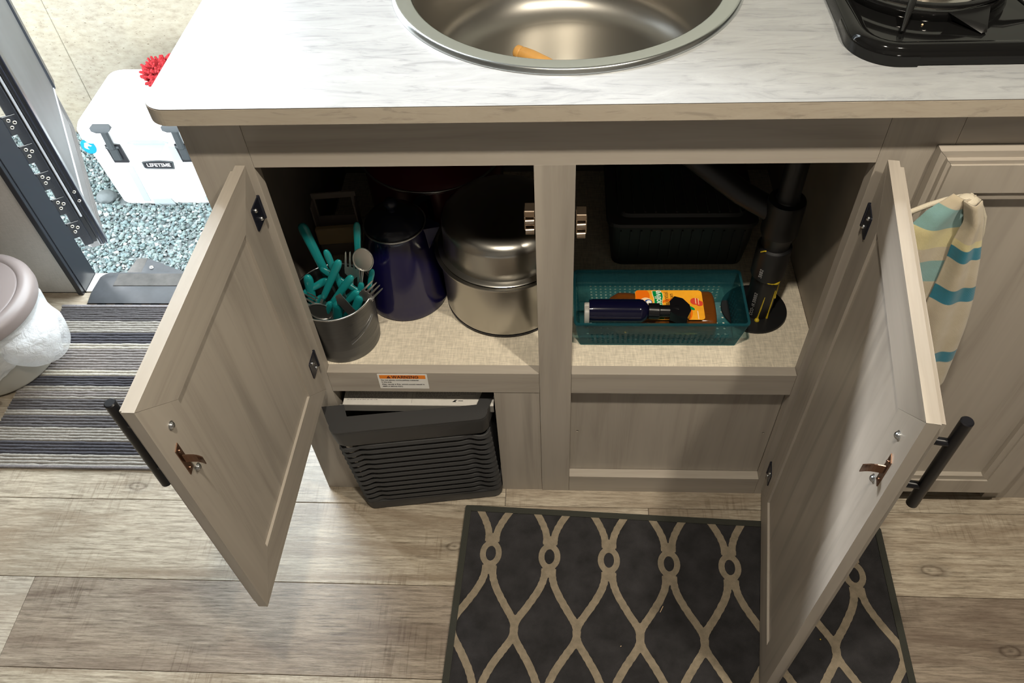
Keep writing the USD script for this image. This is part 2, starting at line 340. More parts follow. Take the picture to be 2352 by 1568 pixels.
mat('wall_stucco', {'tc': ('texture_coordinate', {}), 'mp': ('mapping', dict(scale=(1,1,2.2))), 'n': ('noise_texture', dict(scale=26, detail=6, roughness=.65)),
    'r': ('rgb_ramp', {'ramp': [(.3, (.135,.112,.080)), (.46, (.170,.146,.108)), (.7, (.200,.180,.138))]}), 'n2': ('noise_texture', dict(scale=60, detail=2)), 'r2': ('rgb_ramp', {'ramp': [(.26, (.45,.4,.33)), (.34, (1,1,1))]}),
    'n3': ('noise_texture', dict(scale=3, detail=3)), 'r3': ('rgb_ramp', {'ramp': [(.35, (.9,.9,.92)), (.65, (1.0,.99,.96))]}), 'm': ('mix', dict(mix_type='multiply', fac=1.0)), 'm2': ('mix', dict(mix_type='multiply', fac=1.0)),
    'b': ('bump', dict(strength=.4, distance=.002)), 'p': ('principled_bsdf', dict(roughness=.85))},
    [('tc.object','mp.vector'), ('mp.vector','n.vector'), ('n.fac','r.fac'), ('mp.vector','n2.vector'), ('n2.fac','r2.fac'), ('tc.object','n3.vector'), ('n3.fac','r3.fac'), ('r.color','m.color1'), ('r2.color','m.color2'), ('m.color','m2.color1'), ('r3.color','m2.color2'), ('m2.color','p.base_color'), ('n.fac','b.height'), ('b.normal','p.normal')])
CREAM, TEAL, AQUA, YEL = (.52,.45,.34), (.0,.17,.26), (.20,.36,.36), (.62,.55,.30)
def towel_mat(name, bands):
    """woven bands along v, fine ribs along u"""
    ramp, at = [], 0.0
    for k, (end, c) in enumerate(bands):
        ramp += [(at+.0005 if k else 0, c), (end, c)]; at = end
    mat(name, {'tc': ('texture_coordinate', {}), 'sx': ('separate_xyz', {}), 'r': ('rgb_ramp', {'ramp': ramp}), 'w': ('wave_texture', dict(scale=26, distortion=.3)), 'n': ('noise_texture', dict(scale=260, detail=2)), 'ad': ('math', dict(math_type='add')),
        'b': ('bump', dict(strength=.35, distance=.0008)), 'n2': ('noise_texture', dict(scale=35, detail=4)), 'r2': ('rgb_ramp', {'ramp': [(.3, (.86,.84,.78)), (.7, (1,1,1))]}), 'm': ('mix', dict(mix_type='multiply', fac=1.0)),
        'p': ('principled_bsdf', dict(roughness=.95, sheen_weight=.2))},
        [('tc.UV','sx.vector'), ('sx.y','r.fac'), ('tc.UV','w.vector'), ('tc.object','n.vector'), ('w.fac','ad.value1'), ('n.fac','ad.value2'), ('ad.value','b.height'), ('b.normal','p.normal'), ('tc.object','n2.vector'), ('n2.fac','r2.fac'), ('r.color','m.color1'), ('r2.color','m.color2'), ('m.color','p.base_color')])

# ------------------------------------------------------------------ setting: floor of planks, walls, ceiling
floor = struct('floor')
obj('subfloor', cbox(-1.95, 1.95, -1.80, .60, -.12, -.006, .002), 'room_wall', floor)
ROWS = [(.4618,.54),(.2958,.4618),(.1298,.2958),(-.0362,.1298),(-.2025,-.0362),(-.369,-.2025),(-.535,-.369),(-.701,-.535),(-.867,-.701),(-1.033,-.867),(-1.199,-1.033),(-1.365,-1.199),(-1.531,-1.365),(-1.75,-1.531)]
JOIN = {3: [-1.27,-.072,1.12], 4: [-1.25,.2066,1.40], 5: [-.957,.243,1.44]}
TONE = {3: ['plank_light']*4, 4: ['plank_pale','plank_light','plank_light','plank_light'], 5: ['plank_pale','plank_mid','plank_mid','plank_light'], 6: ['plank_light']*4}
for k, (y0, y1) in enumerate(ROWS):
    xs = [-1.9] + JOIN.get(k, [-1.1+.31*((k*2)%4), .1+.31*((k*2)%4)]) + [1.9]
    for j, (a, b) in enumerate(zip(xs, xs[1:])):
        obj('plank', cbox(a+.0004, b-.0004, y0+.0004, y1-.0004, -.006, 0, .0007), TONE.get(k, ['plank_light','plank_mid','plank_pale'])[j % len(TONE.get(k, [0]*3))], floor, smooth=False)
wb = struct('wall_back')
obj('wall_panel', cbox(-1.95, -1.157, .54, .60, 0, 2.1, .001), 'wall_linen', wb)
obj('wall_panel', cbox(-.47, 1.95, .54, .60, 0, 2.1, .001), 'backsplash', wb)
obj('wall_panel', cbox(-1.157, -.47, .54, .60, 1.99, 2.1, .001), 'room_wall', wb)
for nm, b in (('wall_left', (-2.0,-1.95,-1.8,.60)), ('wall_right', (1.95,2.0,-1.8,.60)), ('wall_front', (-2.0,2.0,-1.85,-1.80))):
    s = obj(nm, cbox(b[0], b[1], b[2], b[3], 0, 2.1, .001), 'room_wall'); keys(s, kind='structure')
s = obj('ceiling', cbox(-2.0, 2.0, -1.85, .60, 2.1, 2.15, .001), 'ceiling_white'); keys(s, kind='structure')
tr = struct('trim_1')       # black metal frame of the entry doorway
obj('jamb', cat_(cbox(-1.1665,-1.153,.530,.543,0,2.0,.001), cbox(-1.161,-1.151,.540,.606,0,2.0,.001)), 'entry_black', tr)
obj('jamb', cat_(cbox(-.474,-.460,.530,.543,0,2.0,.001), cbox(-.476,-.466,.540,.606,0,2.0,.001)), 'entry_black', tr)
obj('head_jamb', cat_(cbox(-1.1665,-.460,.530,.543,1.986,2.0,.001)), 'entry_black', tr)
obj('sill', cbox(-1.151,-.476,.541,.606,-.02,.003,.001), 'sill_alloy', tr)

# ------------------------------------------------------------------ kitchen cabinet
ZC, XL, ZT, ZB = .9, -.4297, .7938, .3233       # counter top, cabinet's left side, top of the openings, underside of the middle rail
T = .018                                         # thickness of the face frame
cab = thing('kitchen_cabinet', 'grey-brown woodgrain base cabinet under the sink, its two front doors standing open', 'cabinet')
obj('face_stile', cbox(XL, -.3525, 0, T, 0, .878, .0002), 'wood_upright', cab)
obj('face_stile', cbox(.0005, .0527, 0, T, 0, .794, .0002), 'wood_upright', cab)
obj('face_stile', cbox(.4138, .497, 0, T, 0, .878, .0002), 'wood_upright', cab)
obj('face_stile', cbox(.845, 1.60, 0, T, 0, .878, .0002), 'wood_upright', cab)
obj('face_rail', cbox(-.3521, .4134, 0, T, ZT, .878, .0002), 'wood_level', cab)
obj('face_rail', cbox(-.3521, .0001, 0, T, ZB, .3747, .0002), 'wood_level', cab)
obj('face_rail', cbox(.0531, .4134, 0, T, ZB, .3747, .0002), 'wood_level', cab)
obj('face_rail', cbox(.0531, .4134, 0, T, 0, .0535, .0002), 'wood_level', cab)
obj('face_rail', cbox(.4974, .8446, 0, T, .79, .878, .0002), 'wood_level', cab)
obj('filler_panel', cbox(-.0775, .0001, .0012, T, 0, ZB-.0004, .0002), 'wood_upright', cab)
pnl = ext(sbox(.0531, .02, .4134, .34).difference(unary_union([Point(.0665, .183).buffer(.0022), Point(.400, .183).buffer(.0022)])), .004)
obj('recessed_panel', onto(pnl, (0, T+.0045, 0), (1,0,0), (0,0,1)), 'wood_upright', cab)
obj('screw_hole', cat_(onto(mv(trimesh.creation.cylinder(.0024, .003, sections=14), (.0665,.183,0)), (0,T+.006,0), (1,0,0), (0,0,1)), onto(mv(trimesh.creation.cylinder(.0024, .003, sections=14), (.400,.183,0)), (0,T+.006,0), (1,0,0), (0,0,1))), 'print_black', cab)
obj('side_panel', cbox(XL, XL+.012, T, .538, 0, .878, .0008), 'wood_upright', cab, label='outer side panel beside the doorway')
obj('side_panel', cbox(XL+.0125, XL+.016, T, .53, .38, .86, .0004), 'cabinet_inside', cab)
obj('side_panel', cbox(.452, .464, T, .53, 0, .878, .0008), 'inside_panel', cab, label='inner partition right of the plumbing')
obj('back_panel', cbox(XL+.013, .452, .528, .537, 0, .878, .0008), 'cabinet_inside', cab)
obj('shelf', cbox(XL+.0165, .4515, T+.0002, .528, .3627, .3745, .0006), 'shelf_linen', cab, label='pale woven-print shelf board carrying the pots and bottles')
for nm, x0, z0, z1 in (('l', -.0142, .677, .7165), ('r', .0545, .670, .710)):
    x1 = x0+.0145
    c = obj('roller_catch', cat_(cbox(x0, x1, .004, .022, z1-.011, z1, .001), cbox(x0, x0+.002, .004, .022, z0+.006, z1-.010, .0006), cbox(x1-.002, x1, .004, .022, z0+.006, z1-.010, .0006), cbox(x0, x1, .018, .022, z0+.004, z1-.01, .0006)), 'catch_metal', cab)
    for zz in (z0+.004, z0+.020):
        obj('roller', mv(trimesh.creation.cylinder(.0052, x1-x0-.003, sections=22), ((x0+x1)/2, .006, zz), ry(math.pi/2)), 'catch_metal', c)

def cabinet_door(hx, hy, ang, W, z0, z1, si, label, hinges, closed=False, handle=True):
    """local x runs from the hinge edge to the free edge, local y = 0 is the inner face, si points to the inside, z is up"""
    S = .060 if not closed else .067; t = .019; R = lambda y: -si*y
    H = z1-z0; ST = .009 if closed else .005
    def slab(poly, ya, yb, z=0):     # poly in (x, z)
        m = trimesh.creation.extrude_polygon(poly, abs(yb-ya), engine='earcut')
        v = m.vertices.copy(); m.vertices = np.stack([v[:,0], R(ya+(yb-ya)/abs(yb-ya)*v[:,2]), v[:,1]], -1); m.fix_normals(); return m
    panel = slab(sbox(S-.006, S-.006, W-S+.006, H-S+.006), .004, .010)
    d = obj('door', panel, 'wood_upright', cab, label=label)
    M = np.eye(4); c, s = math.cos(ang), math.sin(ang); M[:2,:2] = [[c,-s],[s,c]]; M[:3,3] = (hx, hy, z0); place(d, mat=M)
    g = .00012
    def piece(p, bev):
        """a mitred board: inner face full, outer face set back along the outer edge"""
        core = Polygon(p); o = []
        o.append(slab(core, 0, t*.68)); o.append(slab(core.intersection(sbox(ST, ST, W-ST, H-ST)), t*.68, t)); return cat_(o)
    L = Polygon([(g,g),(S,S),(S,H-S),(g,H-g)]); 
    obj('stile', piece([(0,g*2),(S,S+g),(S,H-S-g),(0,H-g*2)], 0), 'wood_upright', d)
    obj('stile', piece([(W,g*2),(W-S,S+g),(W-S,H-S-g),(W,H-g*2)], 0), 'wood_upright', d)
    obj('rail', piece([(g*2,0),(S+g,S),(W-S-g,S),(W-g*2,0)], 0), 'wood_level', d)
    obj('rail', piece([(g*2,H),(S+g,H-S),(W-S-g,H-S),(W-g*2,H)], 0), 'wood_level', d)
    if closed:   # the moulded inner edge and the stepped outer edge of the front
        fr = sbox(S-.012, S-.012, W-S+.012, H-S+.012).difference(sbox(S, S, W-S, H-S))
        obj('edge_moulding', cat_(slab(sbox(.014,.014,W-.014,H-.014).difference(sbox(S-.012,S-.012,W-S+.012,H-S+.012)), t, t+.003)), 'wood_upright', d)
    for hz in hinges:      # hz is the hinge's middle, above the door's foot
        h = obj('hinge', cat_(slab(rrect(-.001, .028, hz-.018, hz+.018, .003), -.0016, 0), tube([(-.001, R(-.001), hz-.018), (-.001, R(-.001), hz+.018)], .0026, 10)), 'hinge_black', d, label='dark steel hinge leaf')
        for q in (-.010, .010): obj('screw', mv(trimesh.creation.icosphere(2, .0032), (.014+q*.4, R(-.0016), hz+q)), 'zinc', h)
    if handle:
        hu, hz, ho = (W-.031, H-.106, t+.030) if not closed else (.034, .697-z0, t+.026)
        b = obj('handle', bar((hu, R(ho), hz-.078), (hu, R(ho), hz+.078), .0062, 20), 'handle_black', d, label='black bar handle')
        for q in (-.0405, .0405): obj('handle_post', bar((hu, R(t-.001), hz+q), (hu, R(ho), hz+q), .0043, 14, .0004), 'handle_black', b)
        if not closed:
            for q in (-.0405, .0405): obj('screw', cat_(mv(trimesh.creation.icosphere(2, .0042), (hu, R(-.0005), hz+q)), mv(trimesh.creation.cylinder(.0052, .0012, sections=18), (hu, R(-.0004), hz+q), rx(math.pi/2))), 'zinc', d)
            # strike: a narrow plate with a spring tongue standing out from the inner face
            su, sz = W-.0215, H-.112
            plate = slab(Polygon([(su-.004,sz-.024),(su+.005,sz-.026),(su+.006,sz+.020),(su-.003,sz+.024)]), -.0012, 0)
            ton = []
            for a, b2 in zip(range(7), range(1,8)):
                def pt(k): q = k/7; return (su+.001-.012*math.sin(q*3.1)*.35, -.0012-.021*q, sz-.006*math.sin(q*2.6))
                (xa, ya, za), (xb, yb, zb) = pt(a), pt(b2)
                ton.append(hull(*[(x_+o1, R(y_), z_+o2) for x_, y_, z_ in ((xa,ya,za),(xb,yb,zb)) for o1 in (-.0006,.0006) for o2 in (-.0065,.0065)]))
            st_ = obj('catch_strike', cat_(plate, ton), 'bronze', d, label='bronze spring catch strike')
            for q in (-.018, .015): obj('screw', mv(trimesh.creation.icosphere(2, .0024), (su+.001, R(-.0012), sz+q)), 'bronze', st_)
    return d
def ang_of(a, b): return math.atan2(b[1]-a[1], b[0]-a[0])
LD0, LD1, RD0, RD1 = (-.3572,-.012), (-.3663,-.3868), (.4206,-.012), (.3587,-.389)
cabinet_door(*LD0, ang_of(LD0, LD1), .3749, .3451, .8065, 1, 'left door standing wide open, short, above the furnace', (.739-.3451, .426-.3451))
cabinet_door(*RD0, ang_of(RD0, RD1), .3820, .0324, .8071, -1, 'right door standing open, reaching down to the floor', (.721-.0324, .113-.0324))
cabinet_door(.477, -.0006, 0, .389, .0415, .8195, 1, 'closed door at the far right with the towel on its handle', (), closed=True)

# warning sticker on the middle rail
wl = thing('warning_label', 'white sticker with orange WARNING band on the rail above the furnace', 'label')
obj('paper', onto(ext(rrect(-.2684,-.1852,.3328,.3722,.001), .0003), (0,-.0001,0), (1,0,0), (0,0,1)), 'sticker_white', wl)
obj('band', onto(ext(sbox(-.2654,.3598,-.1884,.3690), .00015), (0,-.0004,0), (1,0,0), (0,0,1)), 'warning_orange', wl)
wt = [mv(txt('WARNING', .0066, .00015, True), (-.2225,.3644,0)),
      ext(Polygon([(-.2536,.3612),(-.2466,.3612),(-.2501,.3676)]).difference(sbox(-.2504,.3628,-.2498,.3655)).difference(sbox(-.2504,.3617,-.2498,.3622)), .00015)]
obj('lettering', onto(cat_(wt), (0,-.00055,0), (1,0,0), (0,0,1)), 'print_maroon', wl, smooth=False)
lines = []
for s_, z_ in (('Do not store combustible material', .3556), ('in this area.', .3503), ('May cause a fire, which could result in', .3445), ('death or serious injury.', .3390)):
    t_ = txt(s_, .0029, .00015, True, False); k_ = min(1, .075/(t_.bounds[1,0])) if len(s_) > 30 else .0029*0+.82; t_.apply_scale([k_, 1, 1]); lines.append(mv(t_, (-.2640, z_-.0015, 0)))
obj('lettering', onto(cat_(lines), (0,-.0004,0), (1,0,0), (0,0,1)), 'print_black', wl, smooth=False)

# ------------------------------------------------------------------ furnace in the floor-level opening and its louvred cover
fu = thing('furnace', 'recessed furnace box with printed data plate behind the tilted black cover', 'furnace', (0,0,0))
obj('casing', cbox(-.345,-.085,.034,.36,.004,.262,.003), 'furnace_dark', fu)
obj('data_plate', cbox(-.3440,-.0800,.0006,.200,.2825,.2840,.0004), 'plate_white', fu, label='white data plate with fine print')
obj('plate_flange', cbox(-.3490,-.0800,-.0004,.0010,.2660,.2836,.0004), 'furnace_body', fu)
dash = []
r2 = random.Random(3)
for (xa, xb, n) in ((-.338,-.232,7), (-.218,-.112,5)):
    for i in range(n):
        y_ = .0310-i*.0034; x = xa; xe = xb if i < n-2 else xa+(xb-xa)*(.75 if i == n-2 else .5)
        while x < xe:
            w_ = r2.uniform(.002,.007); dash.append(cbox(x, min(x+w_, xb), y_, y_+.0014, .2840, .2842, .0001)); x += w_+.0012
obj('fine_print', cat_(dash, cbox(-.2235,-.2230,.0045,.033,.2840,.2842,.0001)), 'print_grey', fu, kind='stuff', smooth=False)
obj('maker_mark', mv(cat_(ext(Polygon([(0,0),(.007,0),(.005,.0020),(.0085,.0046),(.0045,.0046)]), .0003), ext(sbox(.010,.0022,.0185,.0032), .0003)), (-.152,.0075,.2840)), 'print_black', fu, smooth=False)
obj('opening_lining', cbox(-.3540,-.3515,T,.36,.0,.3225,.0006), 'inside_panel', fu)

fa = math.atan2(.0349, .2615)
fc = thing('furnace_cover', 'black louvred furnace cover standing on the floor below the warning sticker', 'cover', (-.2087,-.0325,0), fa)
HW, HT = .1335, .2890
def fprof(x, z):            # front surface of the cover: leans out a little towards the top
    return -.012*(z/HT)
def rowpts(z, n=28, grow=0, wob=0):
    """the cover's outline at height z from the back left, around the front, to the back right; it leans a little to the left"""
    k = z/HT; hw = HW + .001*k + grow; f = fprof(0, z) - grow; r = .016; bk = .046; fl = .004+.011*k; c = -.0147*k
    P = [(-hw-fl, bk), (-hw-fl*.25, f+r+.010), (-hw, f+r+.002)]
    P += [(-hw+r-r*math.cos(a), f+r-r*math.sin(a)) for a in np.linspace(.15, math.pi/2, 6)]
    P += [(hw-r+r*math.sin(a), f+r-r*math.cos(a)) for a in np.linspace(0, math.pi/2-.15, 6)]
    P += [(hw, f+r+.002), (hw+fl*.25, f+r+.010), (hw+fl*1.1, bk)]
    return np.array(P) + (c, 0)
def shell(zs, grow, thick=.002):
    rows = [np.c_[rowpts(z, grow=g), np.full(len(rowpts(z)), z)] for z, g in zip(zs, grow)]
    V = np.vstack(rows); k = len(rows[0]); f = []
    for i in range(len(rows)-1):
        for j in range(k-1):
            a = i*k+j; f += [(a, a+1, a+k+1), (a, a+k+1, a+k)]
    return tm(V, f)
obj('foot_band', cat_(shell([.0,.004,.028,.031,.031], [-.004,.0,.001,-.001,-.02])), 'furnace_black', fc, smooth=40)
obj('back_plate', shell([.026,.245], [-.024,-.024]), 'furnace_dark', fc)
for sl in (slice(0,5), slice(-5,None)):      # the cover's two cheeks, just behind the louvre ends
    a_, b_ = rowpts(.024, grow=-.004)[sl], rowpts(.247, grow=-.004)[sl]; k_ = len(a_)
    obj('cheek', tm(np.vstack([np.c_[a_, np.full(k_,.024)], np.c_[b_, np.full(k_,.247)]]), [t_ for i in range(k_-1) for t_ in ((i,i+1,k_+i+1),(i,k_+i+1,k_+i))]), 'furnace_dark', fc)
rim_o = rowpts(HT, grow=.001); rim_i = rowpts(HT, grow=-.032)
ri = np.array([(-HW+.007, .046), (-HW+.013, .020), (HW-.030, .018), (HW-.018, .046)])
rp = Polygon(np.vstack([rim_o, ri[::-1]]))
obj('rim', cat_(shell([.238,.238,.246,.278,HT-.006,HT-.0015,HT], [-.020,-.003,0,.0012,.0012,.0005,-.0015]), ext(rp.buffer(0), .0022, HT-.0022)), 'furnace_black', fc, smooth=40)
for k in range(12):
    z = .036 + k*.0174
    # a louvre: a strip that follows the outline and drops at both ends
    pts = rowpts(z, grow=.0); xs = np.linspace(-HW-.0001, HW+.0001, 60)
    def at(x, zz, grow):
        hw = HW + .001*(zz/HT) + grow; f = fprof(0, zz)-grow; r = .016
        ax = abs(x); ax = min(ax, hw+.004)
        y = f if ax < hw-r else f + r - math.sqrt(max(r*r-(ax-hw+r)**2, 0)) if ax < hw-.0005 else f+r
        return y
    top, bot = [], []
    V = []; 
    for x in xs:
        e = 1/(1+math.exp(-(abs(x)-HW+.036)/.0045)); dz = -.0055*e; ins = .0035*math.exp(-((abs(x)-HW+.036)/.010)**2)
        zz = z+dz
        for (ddz, gr) in ((.0082,-.0042), (.0076,-.0016), (.0012,.0008), (0,0), (.0002,-.0022)):
            V.append((x - .0147*zz/HT, at(x, zz+ddz, gr) + ins, zz+ddz))
    f = []
    for i in range(len(xs)-1):
        for j in range(5):
            a, b = i*5+j, i*5+(j+1)%5; f += [(a, b, b+5), (a, b+5, a+5)]
    obj('louvre', tm(V, f), 'furnace_black', fc, smooth=40)

# ------------------------------------------------------------------ counter, sink, cooktop
SX, SY = .040, .2635
wt_ = thing('worktop', 'pale grey marbled laminate worktop with a round sink let into it', 'worktop')
X0, X1, Y0, Y1 = -.4504, 1.60, -.0305, .539
outline = unary_union([sbox(X0+.03, Y0, X1, Y1), sbox(X0, Y0+.03, X1, Y1), Point(X0+.03, Y0+.03).buffer(.03, quad_segs=12)])
top = outline.difference(Point(SX, SY).buffer(.222, quad_segs=24))
obj('top', ext(top, .0217, ZC-.0219), 'counter_laminate', wt_, smooth=False)
band = outline.buffer(.0007).difference(outline.buffer(-.0003)).intersection(sbox(X0-.01, Y0-.01, X1-.002, Y1-.004))
obj('edge_band', ext(band, .0206, ZC-.0219), 'edge_laminate', wt_, label='taupe edge band')
obj('edge_seam', ext(outline.buffer(.0002).difference(outline.buffer(-.0003)).intersection(sbox(X0-.01, Y0-.01, X1-.002, Y1-.004)), .0007, ZC-.0013), 'edge_line', wt_)

sk = thing('sink', 'round stainless steel sink with a raised flat rim', 'sink', (SX, SY, ZC))
obj('rim', lathe([(.2355,.0004),(.2352,.0022),(.2335,.0058),(.2318,.0070),(.2300,.0074),(.2140,.0066),(.2115,.0056),(.2095,.0030),(.2088,-.002),(.2086,-.010)], 128), 'rim_steel', sk, smooth=50)
bw = [(.2086,-.010),(.2060,-.060),(.2030,-.105)] + [(.2030-.045+.045*math.cos(a), -.105-.045*math.sin(a)) for a in np.linspace(.15,1.45,10)] + [(.110,-.1545),(.050,-.1570),(.046,-.1590)]
obj('bowl', lathe(bw, 128), 'sink_steel', sk, smooth=60)
obj('drain', lathe([(.046,-.159),(.044,-.157),(.040,-.160),(.036,-.168),(.020,-.169),(.0,-.169)], 48), 'zinc', sk)
br = thing('dish_brush', 'wooden-handled dish brush lying in the bottom of the steel sink', 'brush', (-.036,.322,.7555), -.64)
prof = [(0,0),(.0075,.0006),(.0098,.003),(.0103,.009),(.0090,.0115),(.0106,.014),(.0118,.030),(.0112,.060),(.0085,.095),(.0078,.118)]
obj('handle', mv(lathe(prof, 28), (0,0,.0075), ry(math.pi/2+.06)), 'brush_wood', br, smooth=50)
obj('head', mv(cbox(.110,.168,-.024,.024,-.004,.010,.006), (0,0,.004)), 'brush_wood', br)
obj('bristles', cat_([mv(trimesh.creation.cylinder(.0022,.016,sections=6), (.116+.0075*i,-.018+.009*j,-.0055)) for i in range(7) for j in range(5)]), 'bristle', br, kind='stuff')

ck = thing('cooktop', 'glossy black cooktop beside the sink at the upper right corner', 'cooktop', (0,0,ZC))
base = rrect(.3665, .93, .0365, .50, .055, 12); CKF = [(.3650, .0340)]
def inset(p, d): return p.buffer(-d, quad_segs=12)
def loftp(polys, zs, n=200):
    rings = []
    for p, z in zip(polys, zs):
        L = p.exterior; s0 = L.project(Point(.365,.30))
        rings.append(np.array([(*L.interpolate((s0 + L.length*i/n) % L.length).coords[0], z) for i in range(n)]))
    V = np.vstack(rings); f = []
    for i in range(len(rings)-1):
        for j in range(n):
            a, b = i*n+j, i*n+(j+1)%n; f += [(a, b, b+n), (a, b+n, a+n)]
    k = len(V); V = np.vstack([V, rings[-1].mean(0)]); o = (len(rings)-1)*n
    f += [(o+j, o+(j+1)%n, k) for j in range(n)]
    m = tm(V, f); m.fix_normals(); return m
obj('hob_plate', loftp([base, inset(base,.0005), inset(base,.004), inset(base,.009), inset(base,.014), inset(base,.019), inset(base,.022)], [.001,.012,.019,.0215,.0215,.0185,.0178]), 'cooker_black', ck, smooth=60)
for (cx, cy, sx, sy) in ((.414,.0837,1,1),):
    obj('corner_skirt', ext(Polygon([(.3660,.125),(.3665,.1245),*[(.4205-.0555*math.cos(a), .0905-.0565*math.sin(a)) for a in np.linspace(.05,1.52,12)],(.436,.0340),(.437,.0362),(.426,.0395),*[(.424-.052*math.cos(a), .0935-.053*math.sin(a)) for a in np.linspace(1.5,.08,10)]]).buffer(0), .012, .0006), 'cooker_black', ck)
BX, BY = .478, .2010
obj('drip_bowl', mv(lathe([(.101,.0178),(.1035,.026),(.101,.030),(.097,.0305),(.092,.028),(.080,.020),(.045,.016),(.0,.0155)], 72), (BX,BY,0)), 'cooker_black', ck, smooth=50)
obj('burner', mv(cat_(lathe([(.046,.017),(.047,.026),(.0445,.030),(.030,.0315),(0,.032)], 40), lathe([(.081,.022),(.079,.027),(.060,.0235),(.050,.0195)], 56)), (BX,BY,0)), 'burner_silver', ck, smooth=50)
gr = []
for (x, y) in ((.4228,.0729),(.583,.108),(.392,.29),(.560,.300)):
    d_ = np.array([x-BX, y-BY]); L_ = np.hypot(*d_); d_ /= L_
    gr.append(tube([(BX+d_[0]*.03, BY+d_[1]*.03, .043), (BX+d_[0]*.09, BY+d_[1]*.09, .042), (BX+d_[0]*.112, BY+d_[1]*.112, .036), (BX+d_[0]*L_, BY+d_[1]*L_, .0215)], [.0036,.0045,.0042,.0016], 10))
n_ = np.array([.036,-.1286]); n_ /= np.hypot(*n_); s_ = np.array([-n_[1], n_[0]])
gr.append(hull(*[(BX+n_[0]*a+s_[0]*b, BY+n_[1]*a+s_[1]*b, z) for a, b, z in ((.100,-.028,.031),(.100,.026,.031),(.1345,.003,.0195),(.1345,-.004,.0195),(.100,-.02,.021),(.100,.02,.021),(.130,.003,.026))]))
gr.append(mv(lathe([(.100,.0335),(.1035,.0355),(.1035,.0385),(.100,.040),(.0965,.0385),(.0965,.0355),(.100,.0335)], 72), (BX,BY,0)))
obj('grate', cat_(gr), 'grate_black', ck, smooth=50)
cr = thing('crumb', 'tiny yellow crumb on the black cooktop in front of the burner', 'crumb', (.452,.0935,ZC+.0185))
obj('speck', trimesh.creation.icosphere(1, .0013), 'label_pale', cr)

# ------------------------------------------------------------------ on the shelf, left bay
ZS = .3746
TC = np.array([-.333, .079])
tin = thing('utensil_tin', 'grey metal tin holding turquoise cutlery at the left end of the shelf', 'tin', (TC[0], TC[1], ZS))
obj('tin_body', lathe([(0,.0015),(.0555,.0015),(.0575,0),(.0590,.002),(.0590,.010),(.0598,.013),(.0592,.016),(.0598,.030),(.0606,.033),(.0600,.036),(.0632,.088),(.0640,.110),(.0634,.111),(.0618,.088),(.0585,.030),(.0575,.004),(0,.004)], 72), 'tin_grey', tin, smooth=40)
obj('rolled_rim', lathe([(.0640+.0018*math.cos(a), .1115+.0018*math.sin(a)) for a in np.linspace(0, 2*math.pi, 9)], 72), 'zinc', tin, smooth=60)
sd = []
for a, b in ((-.75,-.35),(-.35,.1)):
    sd.append(tube([((.0636)*math.cos(t_), (.0636)*math.sin(t_), .058+.028*(t_+.75)/.85) for t_ in np.linspace(a-.35, b-.35, 8)], .0009, 6))
obj('crease', cat_(sd), 'zinc', tin)

def handle_mesh(L, w=.0115, th=.0075):
    zs = np.r_[0, .004, np.linspace(.012, L-.012, 5), L-.006, L-.002, L-.0004]
    ws = np.r_[.55, .75, np.linspace(.80, 1.0, 5), .86, .55, .12]
    V, n = [], 14
    for z, k in zip(zs, ws):
        for j in range(n):
            a = 2*math.pi*j/n; V.append((w/2*k*np.sign(math.cos(a))*abs(math.cos(a))**.75, th/2*(.6+.4*k)*min(1,k*1.6)*math.sin(a), z))
    f = []
    for i in range(len(zs)-1):
        for j in range(n):
            a, b = i*n+j, i*n+(j+1)%n; f += [(a, b, b+n), (a, b+n, a+n)]
    for s, o in ((0, len(V)), ((len(zs)-1)*n, len(V)+1)):
        V.append(tuple(np.mean(V[s:s+n], 0)))
        f += [(o, s+(j+1)%n, s+j) if s == 0 else (o, s+j, s+(j+1)%n) for j in range(n)]
    return tm(V, f)
def blade_sheet(outline, th=.0012, bend=0):
    m = mv(trimesh.creation.extrude_polygon(Polygon(outline).buffer(0), th, engine='earcut'), (0,0,-th/2)); m = m.subdivide().subdivide()
    v = m.vertices; m.vertices = np.stack([v[:,0], v[:,2] + bend*v[:,0]**2*60 + bend*.0*v[:,1], v[:,1]], -1); return m
def fork_head():
    o = [sbox(-.0022,-.002,.0022,.030), Polygon([(-.0022,.026),(-.011,.040),(-.0115,.052),(.0115,.052),(.011,.040),(.0022,.026)])] + [Polygon([(x-.0017,.050),(x-.0010,.084),(x,.087),(x+.0010,.084),(x+.0017,.050)]) for x in (-.0096,-.0032,.0032,.0096)]
    return blade_sheet(unary_union(o).exterior.coords, .0014, .35)
def spoon_head():
    neck = cbox(-.0022,.0022,-.0009,.0009,-.002,.034,.0005)
    s = trimesh.creation.icosphere(3, 1.0); v = s.vertices * (.0165,.005,.025); v[:,1] = np.where(v[:,1] > 0, v[:,1]*.25, v[:,1]); v[:,2] += .054; s.vertices = v
    rim = tube([(.0160*math.sin(a), .0008, .054+.0245*math.cos(a)) for a in np.linspace(0, 2*math.pi, 33)], .0010, 6, False)
    return cat_(neck, s, rim)
def knife_blade():
    return cat_(blade_sheet([(-.003,-.002),(.003,-.002),(.0035,.02),(.0105,.030),(.0110,.085),(.006,.100),(-.004,.104),(-.0045,.03)], .0014))
